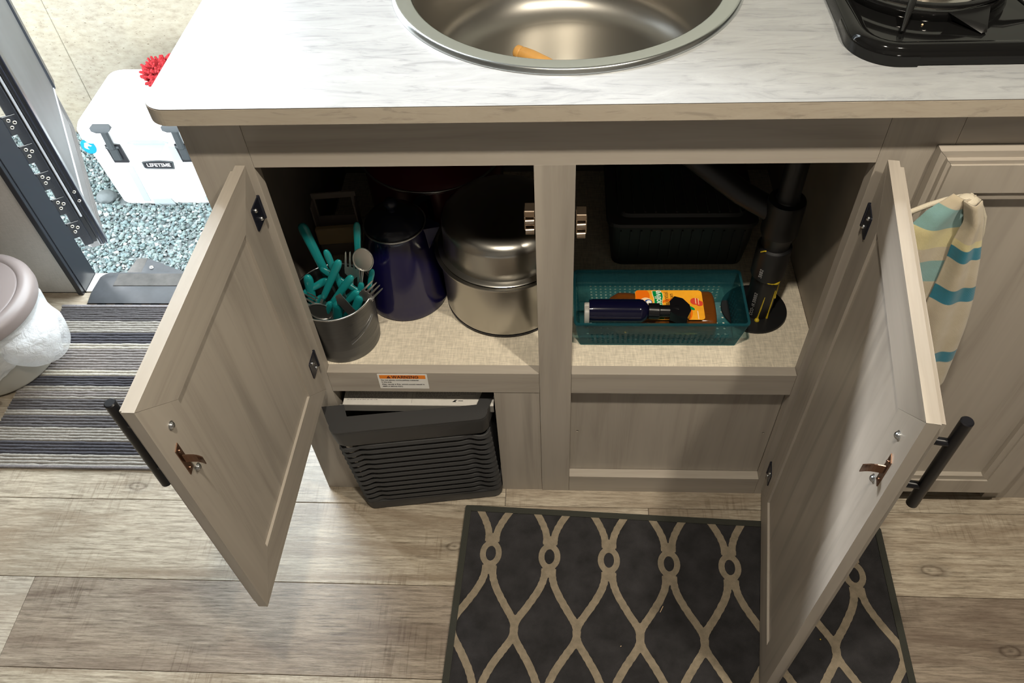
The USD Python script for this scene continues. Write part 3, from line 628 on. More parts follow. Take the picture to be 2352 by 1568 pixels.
# tip, a lower point, what it is, whether its metal end stands up, handle width; label
UT = [((-.362,.108,.606),(-.346,.105,.505),'knife',0,.017,'longest turquoise handle, dark and leaning far back to the left in the tin'),
      ((-.2715,.098,.617),(-.290,.092,.50),'fork',0,.0115,'tall upright turquoise handle at the back right of the tin'),
      ((-.323,.075,.582),(-.3146,.075,.492),'knife',0,.012,'turquoise handle crossing behind the two leaning right, tip up to the left'),
      ((-.302,.066,.569),(-.337,.066,.502),'spoon',0,.0135,'bright turquoise handle in the middle of the bunch, leaning right'),
      ((-.2875,.062,.539),(-.327,.066,.482),'fork',0,.0130,'turquoise handle leaning right over the tin front'),
      ((-.287,.072,.494),(-.305,.076,.476),'spoon',0,.015,'short turquoise handle end at the right of the tin, lying flat'),
      ((-.285,.068,.488),(-.296,.070,.464),'fork',0,.015,'turquoise handle end at the right rim of the tin, lowest there'),
      ((-.263,.092,.524),(-.272,.092,.495),'spoon',0,.010,'small turquoise handle tip outside the spoon at far right of the tin'),
      ((-.368,.085,.518),(-.371,.085,.486),'knife',0,.0165,'turquoise handle end nearest the open door, at the far left of the tin'),
      ((-.337,.085,.508),(-.353,.085,.497),'fork',0,.013,'turquoise handle end lying almost level left of the middle'),
      ((-.348,.095,.524),(-.330,.090,.512),'spoon',0,.012,'turquoise handle end pointing left, behind the middle of the bunch'),
      ((-.332,.058,.484),(-.348,.064,.452),'knife',0,.013,'narrow turquoise handle end low at the front of the tin, left of the wide one'),
      ((-.3215,.056,.485),(-.328,.062,.455),'fork',0,.018,'wide turquoise handle end low at the front centre of the tin'),
      ((-.345,.070,.485),(-.358,.074,.470),'spoon',0,.014,'turquoise handle end low at the left of the tin, under the fork tines')]
MT = [((-.308,.048,.500),(-.298,.058,.455),'knife',.022,'broad pale knife blade standing at the front rim of the tin'),
      ((-.262,.078,.589),(-.277,.080,.528),'spoon',.016,'steel spoon with its bowl up at the back right of the tin'),
      ((-.2480,.058,.526),(-.2790,.066,.486),'fork',.02,'steel fork with tines fanned out over the right rim of the tin'),
      ((-.378,.066,.492),(-.345,.076,.445),'fork',.02,'steel fork with tines pointing left toward the open door'),
      ((-.366,.050,.492),(-.345,.062,.440),'spoon',.018,'steel spoon with its bowl low at the left front rim of the tin'),
      ((-.286,.085,.568),(-.293,.085,.532),'fork',.018,'steel fork with tines up in the shadow beside the tall handle')]
def down_to(tip, low, minlen, maxlen=.19):
    """the lower end of a piece that leans in the tin: along its line until it meets the floor or the wall"""
    tip, low = np.array(tip), np.array(low); d = (low-tip)/np.linalg.norm(low-tip); L = minlen
    while L < maxlen:
        p = tip + d*(L+.002)
        if p[2] < ZS+.006 or np.hypot(*(p[:2]-TC)) > .054 and p[2] < .47: break
        L += .002
    return d, L
for tip, low, kind, up, w, lab in UT:
    d, L = down_to(tip, low, .05); ex = np.cross((0,-1,0.4), -d); M = np.eye(4); zax = -d; xax = ex/np.linalg.norm(ex); yax = np.cross(zax, xax)
    hl = min(.095 if w != .017 else .13, L*.85); M[:3,0], M[:3,1], M[:3,2], M[:3,3] = xax, yax, zax, np.array(tip)+d*L
    t = thing({'knife':'table_knife','fork':'fork','spoon':'spoon'}[kind], lab, {'knife':'knife','fork':'fork','spoon':'spoon'}[kind], group='turquoise cutlery in the grey tin'); 
    x = UsdGeom.Xformable(t); x.ClearXformOpOrder(); x.AddTransformOp().Set(Gf.Matrix4d(*[float(v) for v in M.T.ravel()]))
    obj('handle', mv(handle_mesh(hl, w, w*.62), (0,0,L-hl)), 'turquoise', t, smooth=60)
    obj('shank', cbox(-.0022,.0022,-.0009,.0009,0,L-hl+.003,.0005), 'cutlery_steel', t)
for tip, low, kind, hw, lab in MT:
    d, L = down_to(tip, low, .09, .16); zax = -d; ex = np.cross((0,-1,0.45), zax); xax = ex/np.linalg.norm(ex); yax = np.cross(zax, xax)
    M = np.eye(4); M[:3,0], M[:3,1], M[:3,2], M[:3,3] = xax, yax, zax, np.array(tip)+d*.087
    t = thing({'knife':'table_knife','fork':'fork','spoon':'spoon'}[kind], lab, kind, group='turquoise cutlery in the grey tin')
    x = UsdGeom.Xformable(t); x.ClearXformOpOrder(); x.AddTransformOp().Set(Gf.Matrix4d(*[float(v) for v in M.T.ravel()]))
    obj({'knife':'blade','fork':'tines','spoon':'bowl'}[kind], {'knife':knife_blade,'fork':fork_head,'spoon':spoon_head}[kind](), 'cutlery_steel', t, smooth=45)
    if L > .10: obj('handle', mv(handle_mesh(L-.085, .011, .007), (0,0,-(L-.087))), 'turquoise', t, smooth=60)

kp = thing('coffee_pot', 'dark blue enamel coffee pot with a bright rim, behind the cutlery tin', 'coffee pot', (-.238,.183,ZS))
obj('body', lathe([(0,0),(.066,0),(.0705,.003),(.0712,.010),(.0705,.016),(.069,.030),(.0685,.033),(.0665,.060),(.061,.110),(.0535,.155),(.0505,.166),(.0495,.166),(.052,.155),(.060,.110),(.068,.020),(.066,.004),(0,.004)], 72), 'enamel_blue', kp, smooth=45)
obj('rim', lathe([(.0505+.002*math.cos(a), .1665+.002*math.sin(a)) for a in np.linspace(0,2*math.pi,9)], 64), 'zinc', kp, smooth=60)
obj('lid', lathe([(.0495,.167),(.048,.172),(.040,.182),(.022,.190),(.008,.193),(.007,.198),(.011,.204),(.011,.210),(.006,.215),(0,.216)], 56), 'enamel_black', kp, smooth=50)
obj('spout', hull(*[(.052+a,b,c) for a, b, c in ((.0,-.022,.120),(.0,.022,.120),(-.006,-.016,.164),(-.006,.016,.164),(.022,-.004,.160),(.022,.004,.160),(.006,-.004,.115),(.006,.004,.115))]), 'enamel_blue', kp)
obj('handle', mv(tube([(-.052,0,.150),(-.075,0,.158),(-.098,0,.145),(-.104,0,.115),(-.096,0,.075),(-.078,0,.052),(-.066,0,.050)], .0062, 12), (0,0,0), rz(-2.0)), 'enamel_black', kp, smooth=60)

sp = thing('stainless_pot', 'large stainless steel pot capped by an upturned smaller pot, next to the centre stile', 'pot', (-.060,.182,ZS))
obj('body', lathe([(0,0),(.098,0),(.1045,.004),(.1065,.012),(.1068,.020),(.1062,.024),(.1068,.030),(.1075,.110),(.1080,.121),(.1160,.1225),(.1165,.1245),(.1160,.1260),(.1060,.1250),(.1050,.110),(.104,.012),(.098,.003),(0,.003)], 96), 'steel', sp, smooth=40)
obj('upturned_pot', lathe([(.1090,.1262),(.1100,.1275),(.1080,.1290),(.1010,.1310),(.1000,.140),(.0990,.178),(.0960,.188),(.0860,.196),(.070,.199),(0,.200)], 96), 'steel', sp, smooth=50)
obj('base_ring', lathe([(.0985,-.0001),(.1060,.0045),(.1064,.0075),(.1050,.0055),(.0985,.0006)], 80), 'hinge_black', sp)
rp_ = thing('red_pot', 'dark red enamel pot deep in the shadow behind the blue coffee pot', 'pot', (-.200,.400,ZS))
obj('body', lathe([(0,0),(.10,0),(.118,.012),(.126,.06),(.128,.150),(.132,.153),(.130,.156),(.124,.150),(.116,.014),(0,.005)], 72), 'enamel_red', rp_, smooth=45)
obj('lid', lathe([(.130,.157),(.120,.168),(.08,.182),(.02,.188),(.012,.192),(.016,.202),(.014,.208),(0,.210)], 64), 'enamel_red', rp_, smooth=45)
obj('lid_band', lathe([(.1305+.0022*math.cos(a), .1565+.0022*math.sin(a)) for a in np.linspace(0,2*math.pi,9)], 64), 'zinc', rp_, smooth=60)
cb = thing('card_carton', 'beige carton with an open slot, in the dark behind the cutlery tin', 'box', (-.372,.285,ZS), .10)
W2 = .040
obj('back_wall', onto(ext(sbox(-W2,0,W2,.125).difference(sbox(-W2+.006,.072,W2-.009,.113)), .003), (0,.028,0), (1,0,0), (0,0,1)), 'card_grey', cb)
obj('front_box', cat_(cbox(-W2,W2-.006,-.012,.0,.035,.072,.002)), 'card_beige', cb)
obj('front_box', cat_(cbox(-W2,W2,-.004,.026,.0,.030,.002)), 'card_grey', cb)
obj('side_wall', cbox(W2-.003,W2,.0,.028,0,.115,.001), 'card_grey', cb); obj('side_wall', cbox(-W2,-W2+.003,.0,.028,0,.115,.001), 'card_grey', cb)

# ------------------------------------------------------------------ on the shelf, right bay
bk = thing('basket', 'translucent teal plastic basket with rows of square holes, at the front of the right bay', 'basket')
bx0, bx1, by0, by1, bz, bzt = .0690, .3225, .0640, .1600, ZS+.0008, .4405
tx0, tx1, ty0, ty1 = .0590, .3335, .0510, .1700
def holes_wall(w, h, n, rows, y0, pitch):
    hs = []
    for i in range(n):
        for j in range(rows):
            cx = w*(.07+.86*(i+.5)/n); cy = y0+j*pitch; hs.append(Point(cx, cy).buffer(.0021, quad_segs=2))
    return sbox(0,0,w,h).difference(unary_union(hs))
def wall(o, ex, up, w, h, n, name='wall'):
    m = ext(holes_wall(w, h, n, 5, .009, .0062), .0016)
    v = m.vertices; k = (v[:,1]/h); m.vertices = np.stack([w/2+(v[:,0]-w/2)*(1+k*(wall.g)/w), v[:,1], v[:,2]], -1)
    obj(name, onto(m, o, ex, up), 'teal_plastic', bk, smooth=False)
hgt = bzt-bz
up_f = (0, ty0-by0, hgt); up_b = (0, ty1-by1, hgt)
wall.g = (tx1-tx0)-(bx1-bx0); wl_ = math.hypot(hgt, ty0-by0)
wall((bx0,by0,bz),(1,0,0),up_f,bx1-bx0,wl_,27); wall((bx1,by1,bz),(-1,0,0),up_b,bx1-bx0,wl_,27)
wall.g = (ty1-ty0)-(by1-by0); ws_ = math.hypot(hgt, tx1-bx1)
wall((bx0,by1,bz),(0,-1,0),(tx0-bx0,0,hgt),by1-by0,ws_,9); wall((bx1,by0,bz),(0,1,0),(tx1-bx1,0,hgt),by1-by0,ws_,9)
obj('base', ext(sbox(bx0,by0,bx1,by1).difference(unary_union([Point(bx0+.012+.0115*i, by0+.01+.0125*j).buffer(.0022, quad_segs=2) for i in range(21) for j in range(7)])), .0016, bz), 'teal_plastic', bk, smooth=False)
obj('rim', ext(rrect(tx0-.003,tx1+.003,ty0-.003,ty1+.003,.008).difference(rrect(tx0+.001,tx1-.001,ty0+.001,ty1-.001,.006)), .003, bzt-.0015), 'teal_plastic', bk)

def loft_sec(secs, n=36, e=3.2):
    """secs: (x, yc, zc, hy, hz): rounded sections along x"""
    V, f = [], []
    for x, yc, zc, hy, hz in secs:
        for j in range(n):
            a = 2*math.pi*j/n; c_, s_ = math.cos(a), math.sin(a); V.append((x, yc+hy*np.sign(c_)*abs(c_)**(2/e), zc+hz*np.sign(s_)*abs(s_)**(2/e)))
    for i in range(len(secs)-1):
        for j in range(n):
            a, b = i*n+j, i*n+(j+1)%n; f += [(a, b, b+n), (a, b+n, a+n)]
    V += [tuple(np.mean(V[:n],0)), tuple(np.mean(V[-n:],0))]; A, B = len(V)-2, len(V)-1; o = (len(secs)-1)*n
    f += [(A, (j+1)%n, j) for j in range(n)] + [(B, o+j, o+(j+1)%n) for j in range(n)]
    m = tm(V, f); m.fix_normals(); return m
AY, AZ = .1060, .4030
sb = thing('dish_soap_bottle', 'amber dish soap bottle with orange label lying at the back of the teal basket', 'bottle')
obj('bottle', loft_sec([(.094,AY,AZ,.0100,.0100),(.100,AY,AZ,.0105,.0105),(.104,AY,AZ,.014,.0125),(.120,AY+.002,AZ,.030,.018),(.132,AY+.002,AZ,.0375,.0225),(.146,AY,AZ,.0375,.0255),(.165,AY-.001,AZ,.0350,.0258),(.20,AY,AZ,.0385,.0262),(.262,AY,AZ,.0405,.0262),(.282,AY,AZ,.0405,.0262),(.2865,AY,AZ,.039,.0250),(.2895,AY,AZ,.034,.0215),(.290,AY,AZ,.026,.015)]), 'amber', sb, smooth=50)
obj('cap', mv(lathe([(0,0),(.0180,0),(.0190,.002),(.0190,.018),(.0165,.020),(0,.020)], 28), (.0745,AY,AZ+.002), ry(math.pi/2)), 'cap_white', sb)
LZ = AZ+.0264
lab = thing  # (labels are parts of the bottle)
LDY = -.0125
lp = rrect(.1590,.2690,.0830,.1490,.006).difference(Point(.150,.078).buffer(.018))
def lay(name, poly, z, m, h=.00018): return obj(name, mv(ext(poly, h, z), (0,LDY,0)), m, lbl, smooth=False)
lbl = obj('label', mv(ext(lp, .0003, LZ), (0,LDY,0)), 'label_orange', sb, label='printed orange label')
def clip(p): return p.intersection(lp.buffer(-.0006))
lay('print', clip(Point(.163,.136).buffer(.020)), LZ+.00032, 'label_deep')
lay('print', clip(Point(.220,.100).buffer(.030).difference(Point(.217,.096).buffer(.0275))), LZ+.00032, 'label_deep')
lay('print', clip(Point(.176,.122).buffer(.010)), LZ+.00034, 'label_pale')
lay('print', clip(Polygon([(.1865,.1475),(.2015,.1475),(.2050,.141),(.2052,.134),(.2030,.122),(.2035,.112),(.2035,.0835),(.1865,.0835),(.1870,.105),(.1885,.118),(.1890,.130),(.1868,.139)])), LZ+.00036, 'label_pale')
lay('print', clip(Polygon([(.1878,.1468),(.2008,.1468),(.2040,.141),(.2042,.134),(.2020,.122),(.2025,.112),(.2025,.0838),(.1880,.0838),(.1882,.105),(.1897,.118),(.1902,.130),(.1882,.139)])), LZ+.00054, 'label_green')
lay('print', clip(Point(.1800,.1215).buffer(.0062).union(Polygon([(.1725,.1215),(.179,.127),(.179,.116)]))), LZ+.00054, 'label_blue')
lay('print', clip(Point(.1808,.1215).buffer(.0042).union(Polygon([(.1755,.1215),(.180,.125),(.180,.118)]))), LZ+.00072, 'label_white')
def words(s, h, xb, y0, y1, m, z, bold=True):
    t = txt(s, h, .00018, bold, False); k = (y1-y0)/t.bounds[1,0]; t.apply_scale([k,1,1])
    obj('lettering', onto(t, (xb, y0+LDY, z), (0,1,0), (-1,0,0)), m, lbl, smooth=False)
words('Palmolive', .0095, .2010, .0950, .1478, 'label_white', LZ+.00072)
words('essential', .0064, .2130, .1075, .1455, 'label_brown', LZ+.00034, False)
words('clean', .0062, .2212, .1180, .1405, 'label_brown', LZ+.00054, False)
lay('print', clip(unary_union([sbox(.2270+.0042*i, .110, .2288+.0042*i, .131-.002*(i%2)) for i in range(3)])), LZ+.00054, 'label_pale')
lay('print', clip(Point(.2560,.1235).buffer(.0075).union(Point(.2630,.119).buffer(.006))), LZ+.00054, 'label_red')
lay('print', clip(affinity.rotate(affinity.scale(Point(.2485,.1085).buffer(.0055), 1.2, .55), -35)), LZ+.00054, 'label_green')
lay('print', clip(unary_union([sbox(.2575,.084,.2590,.102), sbox(.2565,.118,.2578,.131), sbox(.2610,.116,.2622,.130)])), LZ+.00074, 'label_pale')
BYY, BZZ = .0755, .4448
bb = thing('pump_bottle', 'dark navy bottle with a black sprayer cap lying at the front of the teal basket', 'bottle')
obj('bottle', mv(lathe([(0,0),(.019,0),(.0185,.002),(.0195,.006),(.0195,.080),(.0185,.086),(.0145,.092),(.0100,.0945),(.0095,.099),(0,.099)], 48), (.0809,BYY,BZZ), ry(math.pi/2)), 'bottle_navy', bb, smooth=45)
obj('collar', mv(lathe([(0,0),(.0125,0),(.0130,.001),(.0130,.0165),(.0120,.018),(0,.018)], 32), (.1760,BYY,BZZ), ry(math.pi/2)), 'cap_black', bb)
obj('sprayer', cat_(mv(lathe([(0,0),(.0100,0),(.0098,.016),(.0110,.030),(0,.030)], 28), (.1935,BYY,BZZ), ry(math.pi/2)), hull(*[(x-.004, BYY+y, BZZ+z) for x, y, z in ((.214,-.0105,-.010),(.214,.0125,-.010),(.214,-.0105,.010),(.214,.0125,.010),(.2235,.0265,-.007),(.2235,.0265,.007),(.236,.021,-.008),(.236,.021,.008),(.2455,.006,-.009),(.2455,.006,.009),(.2470,-.006,-.009),(.2470,-.006,.009),(.240,-.0205,-.008),(.240,-.0205,.008),(.226,-.018,-.009),(.226,-.018,.009))])), 'cap_black', bb)

PX, PY = .3700, .1380
pp = thing('drain_pipe', 'black plastic waste pipe rising from a round flange at the right end of the shelf', 'pipe', (PX, PY, ZS))
obj('flange', mv(lathe([(0,0),(.055,0),(.0555,.002),(.0545,.0045),(.040,.0055),(.030,.006),(0,.006)], 56), (-.0040,.0055,0)), 'pipe_black', pp)
obj('lower_pipe', lathe([(.0225,.005),(.0225,.095),(.0265,.096),(.0270,.098),(.0270,.155),(.0262,.1565),(.0215,.158)], 48), 'pipe_black', pp, smooth=40)
obj('upper_pipe', lathe([(.0215,.157),(.0225,.17),(.0275,.185),(.0282,.187),(.0282,.245),(.0270,.248),(.0180,.2490),(.0165,.252),(.0165,.485),(0,.485)], 48), 'pipe_black', pp, smooth=40)
obj('side_arm', mv(tube([(0,0,.215),(-.06,.03,.235),(-.14,.075,.275),(-.24,.112,.315),(-.315,.125,.335),(-.33,.1255,.352)], .0185, 16), (0,0,0)), 'pipe_black', pp, smooth=60)
gl = []
for a, z0_, z1_ in ((-1.72,.006,.060),(-.95,.006,.070),(-.62,.050,.094)):
    gl.append(tube([(.0228*math.cos(a+.12*q), .0228*math.sin(a+.12*q), z0_+(z1_-z0_)*q) for q in np.linspace(0,1,7)], [.0022,.0012,.0011,.0014,.0010,.0011,.0006], 8))
gl.append(tube([(.0262*math.cos(a), .0262*math.sin(a), .0955-.002*math.sin(4*a)) for a in np.linspace(-1.75,-.9,9)], [.0006,.0014,.0009,.0012,.0008,.0016,.0024,.0020,.001], 8))
gl.append(mv(trimesh.creation.icosphere(2,.0042), (-.004,-.0245,.0062)))
gl.append(tube([(.0276*math.cos(a), .0276*math.sin(a), .157+.006*math.sin(5*a)) for a in np.linspace(-2.6,-2.3,4)], .0012, 6))
obj('glue_drip', cat_(gl), 'glue_yellow', pp, label='yellow glue runs')
def wrap(t, R, a0, z0_):
    """lettering wound on the pipe, reading upwards"""
    v = t.vertices; a = a0 - v[:,1]/R; r = R+.0002+v[:,2]; t = t.copy(); t.vertices = np.stack([r*np.cos(a), r*np.sin(a), z0_+v[:,0]], -1); return t
obj('lettering', cat_(wrap(txt('CCO-H 38882', .0055, .0002, False, False), .0225, -2.15, .012), wrap(txt('3882', .0055, .0002, False, False), .0270, -2.15, .104)), 'pipe_print', pp, smooth=False)

bn = thing('storage_bin', 'black ribbed plastic bin in the dark behind the teal basket', 'bin', (.245,.345,ZS))
obj('body', loftp([rrect(-.118,.118,-.090,.090,.02), rrect(-.124,.124,-.094,.094,.02), rrect(-.126,.126,-.096,.096,.02)], [0,.05,.095], 120), 'bin_black', bn, smooth=30)
obj('lid', loftp([rrect(-.130,.130,-.099,.099,.022), rrect(-.131,.131,-.100,.100,.022), rrect(-.129,.129,-.098,.098,.022), rrect(-.112,.112,-.08,.08,.02), rrect(-.110,.110,-.078,.078,.02)], [.093,.097,.102,.103,.110], 120), 'bin_black', bn, smooth=30)
for i in range(12): obj('rib', cbox(-.103+.0182*i, -.0995+.0182*i, -.076,.076,.109,.1130,.001), 'bin_black', bn)
for i in range(13): obj('side_rib', hull(*[(-.106+.0177*i+a, y, z) for a in (-.0013,.0013) for y, z in ((-.0885,.006),(-.0965,.088),(-.0920,.004),(-.0990,.088))]), 'bin_black', bn)
gj = thing('green_jug', 'dark green plastic jug behind the black bin, top of the right bay', 'jug', (.200,.490,ZS))
obj('body', loftp([rrect(-.055,.055,-.03,.03,.02), rrect(-.06,.06,-.034,.034,.022), rrect(-.06,.06,-.034,.034,.022), rrect(-.045,.045,-.03,.03,.02), rrect(-.018,.018,-.018,.018,.015)], [0,.01,.16,.205,.235], 80), 'jug_green', gj, smooth=50)
obj('cap', mv(lathe([(.0,.262),(.017,.260),(.018,.258),(.018,.236),(.0,.235)], 24), (0,0,0)), 'jug_green', gj)

# ------------------------------------------------------------------ towel on the closed door's handle
tw = thing('dish_towel', 'cream dish towel with teal bands hanging from the far right door handle', 'towel')
towel_mat('towel_front', [(.17,CREAM),(.20,YEL),(.262,TEAL),(.40,CREAM),(.475,TEAL),(.77,CREAM),(.835,TEAL),(1,CREAM)])
towel_mat('towel_back', [(.06,CREAM),(.20,AQUA),(.34,YEL),(.44,CREAM),(.60,AQUA),(1,CREAM)])
def interp_sheet(zs, xl, xr, y0, amp, nf, ph, drop=0):
    zs, xl, xr = map(np.array, (zs, xl, xr))
    def fn(u, v):
        z = np.interp(v, np.linspace(0,1,len(zs)), zs); L = np.interp(v, np.linspace(0,1,len(zs)), xl); Rr = np.interp(v, np.linspace(0,1,len(zs)), xr)
        x = L + (Rr-L)*u; bul = .010*np.sin(math.pi*np.clip(u,0,1))
        y = y0 - bul + amp*np.sin(2*math.pi*(nf*u+ph)+v*1.6)*np.minimum(1, v*3+.25)
        return np.stack([x, y, z - drop*u*(1-v) - .006*np.sin(math.pi*u)*0], -1)
    return fn
zs_ = np.linspace(.787, .444, 12)
xl_ = np.interp(-zs_, -np.array([.787,.767,.731,.6975,.6442,.6163,.5785,.514,.444]), [.500,.5135,.5100,.5140,.5170,.5175,.520,.533,.555])
xr_ = np.interp(-zs_, -np.array([.787,.7815,.7515,.6914,.6271,.5787,.5145,.444]), [.5185,.5235,.5334,.5518,.5692,.5794,.5878,.5960])
m_, st_ = grid(interp_sheet(zs_, xl_, xr_, -.0620, .0030, 1.6, .1), 26, 60, .0022)
obj('front_fall', m_, 'towel_front', tw, smooth=True, uv=st_)
zs2 = np.linspace(.786, .560, 10)
xl2 = np.interp(-zs2, -np.array([.786,.779,.767,.743,.677,.60,.56]), [.493,.487,.4749,.4591,.4560,.468,.478])
xr2 = np.interp(-zs2, -np.array([.786,.767,.731,.6975,.6442,.6163,.56]), [.516,.5185,.517,.522,.526,.524,.520])
m_, st_ = grid(interp_sheet(zs2, xl2, xr2, -.0500, .0030, 1.3, .35), 26, 44, .0022)
obj('side_fall', m_, 'towel_back', tw, smooth=True, uv=st_)
obj('crown', mv(trimesh.creation.icosphere(3, 1.0), (.5095,-.0560,.7800)).apply_transform(np.eye(4)) if False else tm(*(lambda s: (s.vertices*(.0125,.0105,.0065)+(.5090,-.0545,.7800), s.faces))(trimesh.creation.icosphere(3,1.0))), 'towel_edge', tw, smooth=True)
obj('hem', tube([(.506,-.044,.779),(.490,-.043,.772),(.4739,-.042,.763),(.4560,-.042,.752)], [.002,.0030,.0034,.0034], 10), 'towel_edge', tw, smooth=60)
obj('hem', tube([(.516,-.044,.781),(.5307,-.042,.768),(.5466,-.040,.742),(.5545,-.039,.716),(.5570,-.040,.690),(.5570,-.042,.670),(.562,-.044,.640),(.569,-.044,.600)], [.0015,.0030,.0036,.0038,.0036,.003,.0022,.0012], 10), 'towel_edge', tw, smooth=60)

# ------------------------------------------------------------------ rugs
rg = thing('striped_mat', 'grey and cream striped ribbed mat on the floor inside the entry door', 'mat', (-1.187, .033, 0))
RW, RH = .567, .4606
obj('backing', cbox(0, RW, 0, RH, .0003, .0045, .001), 'yarn_dark', rg)
BANDS = [(.033,.0644,'yarn_light'),(.0644,.0965,'yarn_charcoal'),(.0965,.1319,'yarn_light'),(.1319,.1633,'yarn_dark'),(.1633,.178,'yarn_light'),(.178,.2075,'yarn_dark'),(.2075,.2145,'yarn_light'),(.2145,.229,'yarn_grey'),(.229,.2438,'yarn_light'),(.2438,.2721,'yarn_charcoal'),(.2721,.2897,'yarn_cream'),(.2897,.3522,'yarn_grey'),(.3522,.3692,'yarn_cream'),(.3692,.4019,'yarn_charcoal'),(.4019,.439,'yarn_light'),(.439,.4807,'yarn_dark')]
def rib(y, w, seed):
    n = 90; xs = np.linspace(0.002, RW-.002, n); V, f = [], []
    r_ = np.random.default_rng(seed); wob = np.convolve(r_.normal(0, 1, n+6), np.ones(3)/3, 'same')[3:-3]
    for i, x in enumerate(xs):
        for a in np.linspace(0, math.pi, 6):
            k = 1+.10*wob[i]; V.append((x, y-.46*w*math.cos(a)*k+.0004*wob[i], .004+.0045*math.sin(a)*k))
    for i in range(n-1):
        for j in range(5):
            a = i*6+j; f += [(a, a+6, a+7), (a, a+7, a+1)]
    return tm(V, f)
sd_ = 0
for a, b, mt in BANDS:
    k = max(1, round((b-a)/.0074)); w = (b-a)/k
    for i in range(k):
        sd_ += 1; obj('rib', rib(a-.033+w*(i+.5), w, sd_), mt, rg, smooth=True)
obj('binding', tube([(0,.4540,.0055),(RW,.4540,.0055)], .0045, 8), 'yarn_edge', rg); obj('binding', tube([(0,.001,.0045),(RW,.001,.0045)], .0040, 8), 'yarn_edge', rg)

ra = math.atan2(-.0327, .7844)
dr = thing('trellis_rug', 'dark charcoal rug with beige trellis pattern in front of the cabinet', 'rug', (-.1486,-.0400,0), ra)
DW, DH, BW_ = .785, .500, .0120
obj('backing', cbox(.002, DW-.002, -DH+.002, -.002, .0003, .0058, .001), 'rug_charcoal', dr)
obj('binding', ext(rrect(0,DW,-DH,0,.005).difference(sbox(BW_,-DH+BW_,DW-BW_,-BW_)), .0074, .0003), 'rug_binding', dr, smooth=20)
pitch, SW = .1100, .0132
S = []
for k in range(-1, 8):
    u0 = .0592+pitch*k
    for vr in (.0975, .3785, .6595, -.1835):
        S.append(affinity.scale(Point(u0, vr).buffer(1, quad_segs=16), .0205, .0265).difference(affinity.scale(Point(u0, vr).buffer(1, quad_segs=16), .0095, .0150)))
        for sv in (-1, 1):
            for su in (-1, 1):
                pts = [(.0072,.026),(.0076,.040),(.0115,.055),(.0205,.074),(.0325,.094),(.0430,.110),(.0505,.122),(.0548,.134),(.0550,.1405)]
                t_ = np.linspace(0,1,len(pts)); P_ = np.array(pts); q = np.linspace(0,1,30)
                from scipy.interpolate import CubicSpline
                L_ = CubicSpline(t_, P_)(q); jit = np.array([.0006*math.sin(9*i+k*3+sv) for i in range(30)])
                S.append(LineString(np.c_[u0+su*L_[:,0]+jit, vr+sv*L_[:,1]]).buffer(SW/2, cap_style=2, quad_segs=4))
            S.append(sbox(u0-.0135, min(vr+sv*.024, vr+sv*.034), u0+.0135, max(vr+sv*.024, vr+sv*.034)))
trel = unary_union(S).intersection(sbox(BW_, BW_, DW-BW_, DH-BW_)).buffer(.0012).buffer(-.0012).simplify(.0004)
trel = affinity.scale(trel, 1, -1, origin=(0,0))
obj('trellis_pile', ext(trel, .0016, .0056), 'rug_beige', dr, label='beige trellis pile', smooth=False)
for i, (u_, v_) in enumerate(((.64,-.22),(.70,-.30),(.37,-.19),(.30,-.255),(.42,-.33))):
    c_ = thing('crumb', ['yellow crumb on the dark rug right of the open door', 'lower yellow crumb on the dark rug right of the open door', 'straw-coloured sliver on the rug between trellis strands', 'pale fleck on the dark rug left of centre', 'pale fleck on the dark rug near the bottom edge'][i], 'crumb', (-.1486+u_*math.cos(ra)-v_*math.sin(ra), -.04+u_*math.sin(ra)+v_*math.cos(ra), .0062))
    obj('speck', tube([(0,0,.0006),(.006 if i == 2 else .0018,.011 if i == 2 else .001,.0010)], .0006 if i > 1 else .0012, 6), 'label_pale' if i > 1 else 'glue_yellow', c_)

# ------------------------------------------------------------------ waste bin with its liner
wb_ = thing('waste_bin', 'small cream waste bin with mauve lid and white plastic liner by the entry door', 'waste bin', (-1.2510,.3205,.009))
obj('body', lathe([(0,0),(.112,0),(.1165,.003),(.1180,.008),(.1360,.165),(.1330,.165),(.114,.008),(0,.006)], 72), 'bin_cream', wb_, smooth=40)
obj('lid', lathe([(.1385,.166),(.1490,.168),(.1500,.172),(.1495,.188),(.1455,.196),(.1370,.202),(.1300,.2045),(.1230,.2040),(.1190,.2010),(.1150,.2030),(.060,.2070),(0,.2080)], 88), 'lid_mauve', wb_, smooth=40)
def bagf(u, v):
    a = 2*math.pi*u; q = np.stack([np.cos(a)*2.2, np.sin(a)*2.2, v*2.5], -1)
    nz = meshkit.fbm(q*3.2, 4, 5)-.5; fold = .0035*np.sin(a*17+6*meshkit.fbm(q, 2, 2)*4)*(.4+v)
    z = .168 - v*(.118+.030*np.sin(a*2+.6)+.022*np.sin(a*5+1)); r = .1185+.0175*z/.165*1.0 + .006 + .010*nz*(0.4+v) + fold*.5 + .006*v
    r = np.maximum(r, .1195+.0181*z/.157+.0006)
    return np.stack([r*np.cos(a), r*np.sin(a), z], -1)
bm, bst = grid(bagf, 170, 26)
bag = obj('liner_bag', bm, 'bag_film', wb_, smooth=True, label='white plastic liner folded over the bin')
def flap(u, v):
    a = -.78 + 1.30*u; nz = meshkit.fbm(np.stack([u*5, v*5, u*0], -1), 4, 9)-.5
    out = .052*np.sin(math.pi*np.clip(u,0,1))**.7
    r = .131 + out*np.sin(v*1.9)*1.05 + .012*nz*v; z = .150 - .020*v - .075*v*v*(.35+.65*np.sin(math.pi*u)) + .014*nz*v
    return np.stack([r*np.cos(a), r*np.sin(a), z], -1)
fm, fst = grid(flap, 50, 24)
obj('loose_flap', fm, 'bag_film', bag, smooth=True)

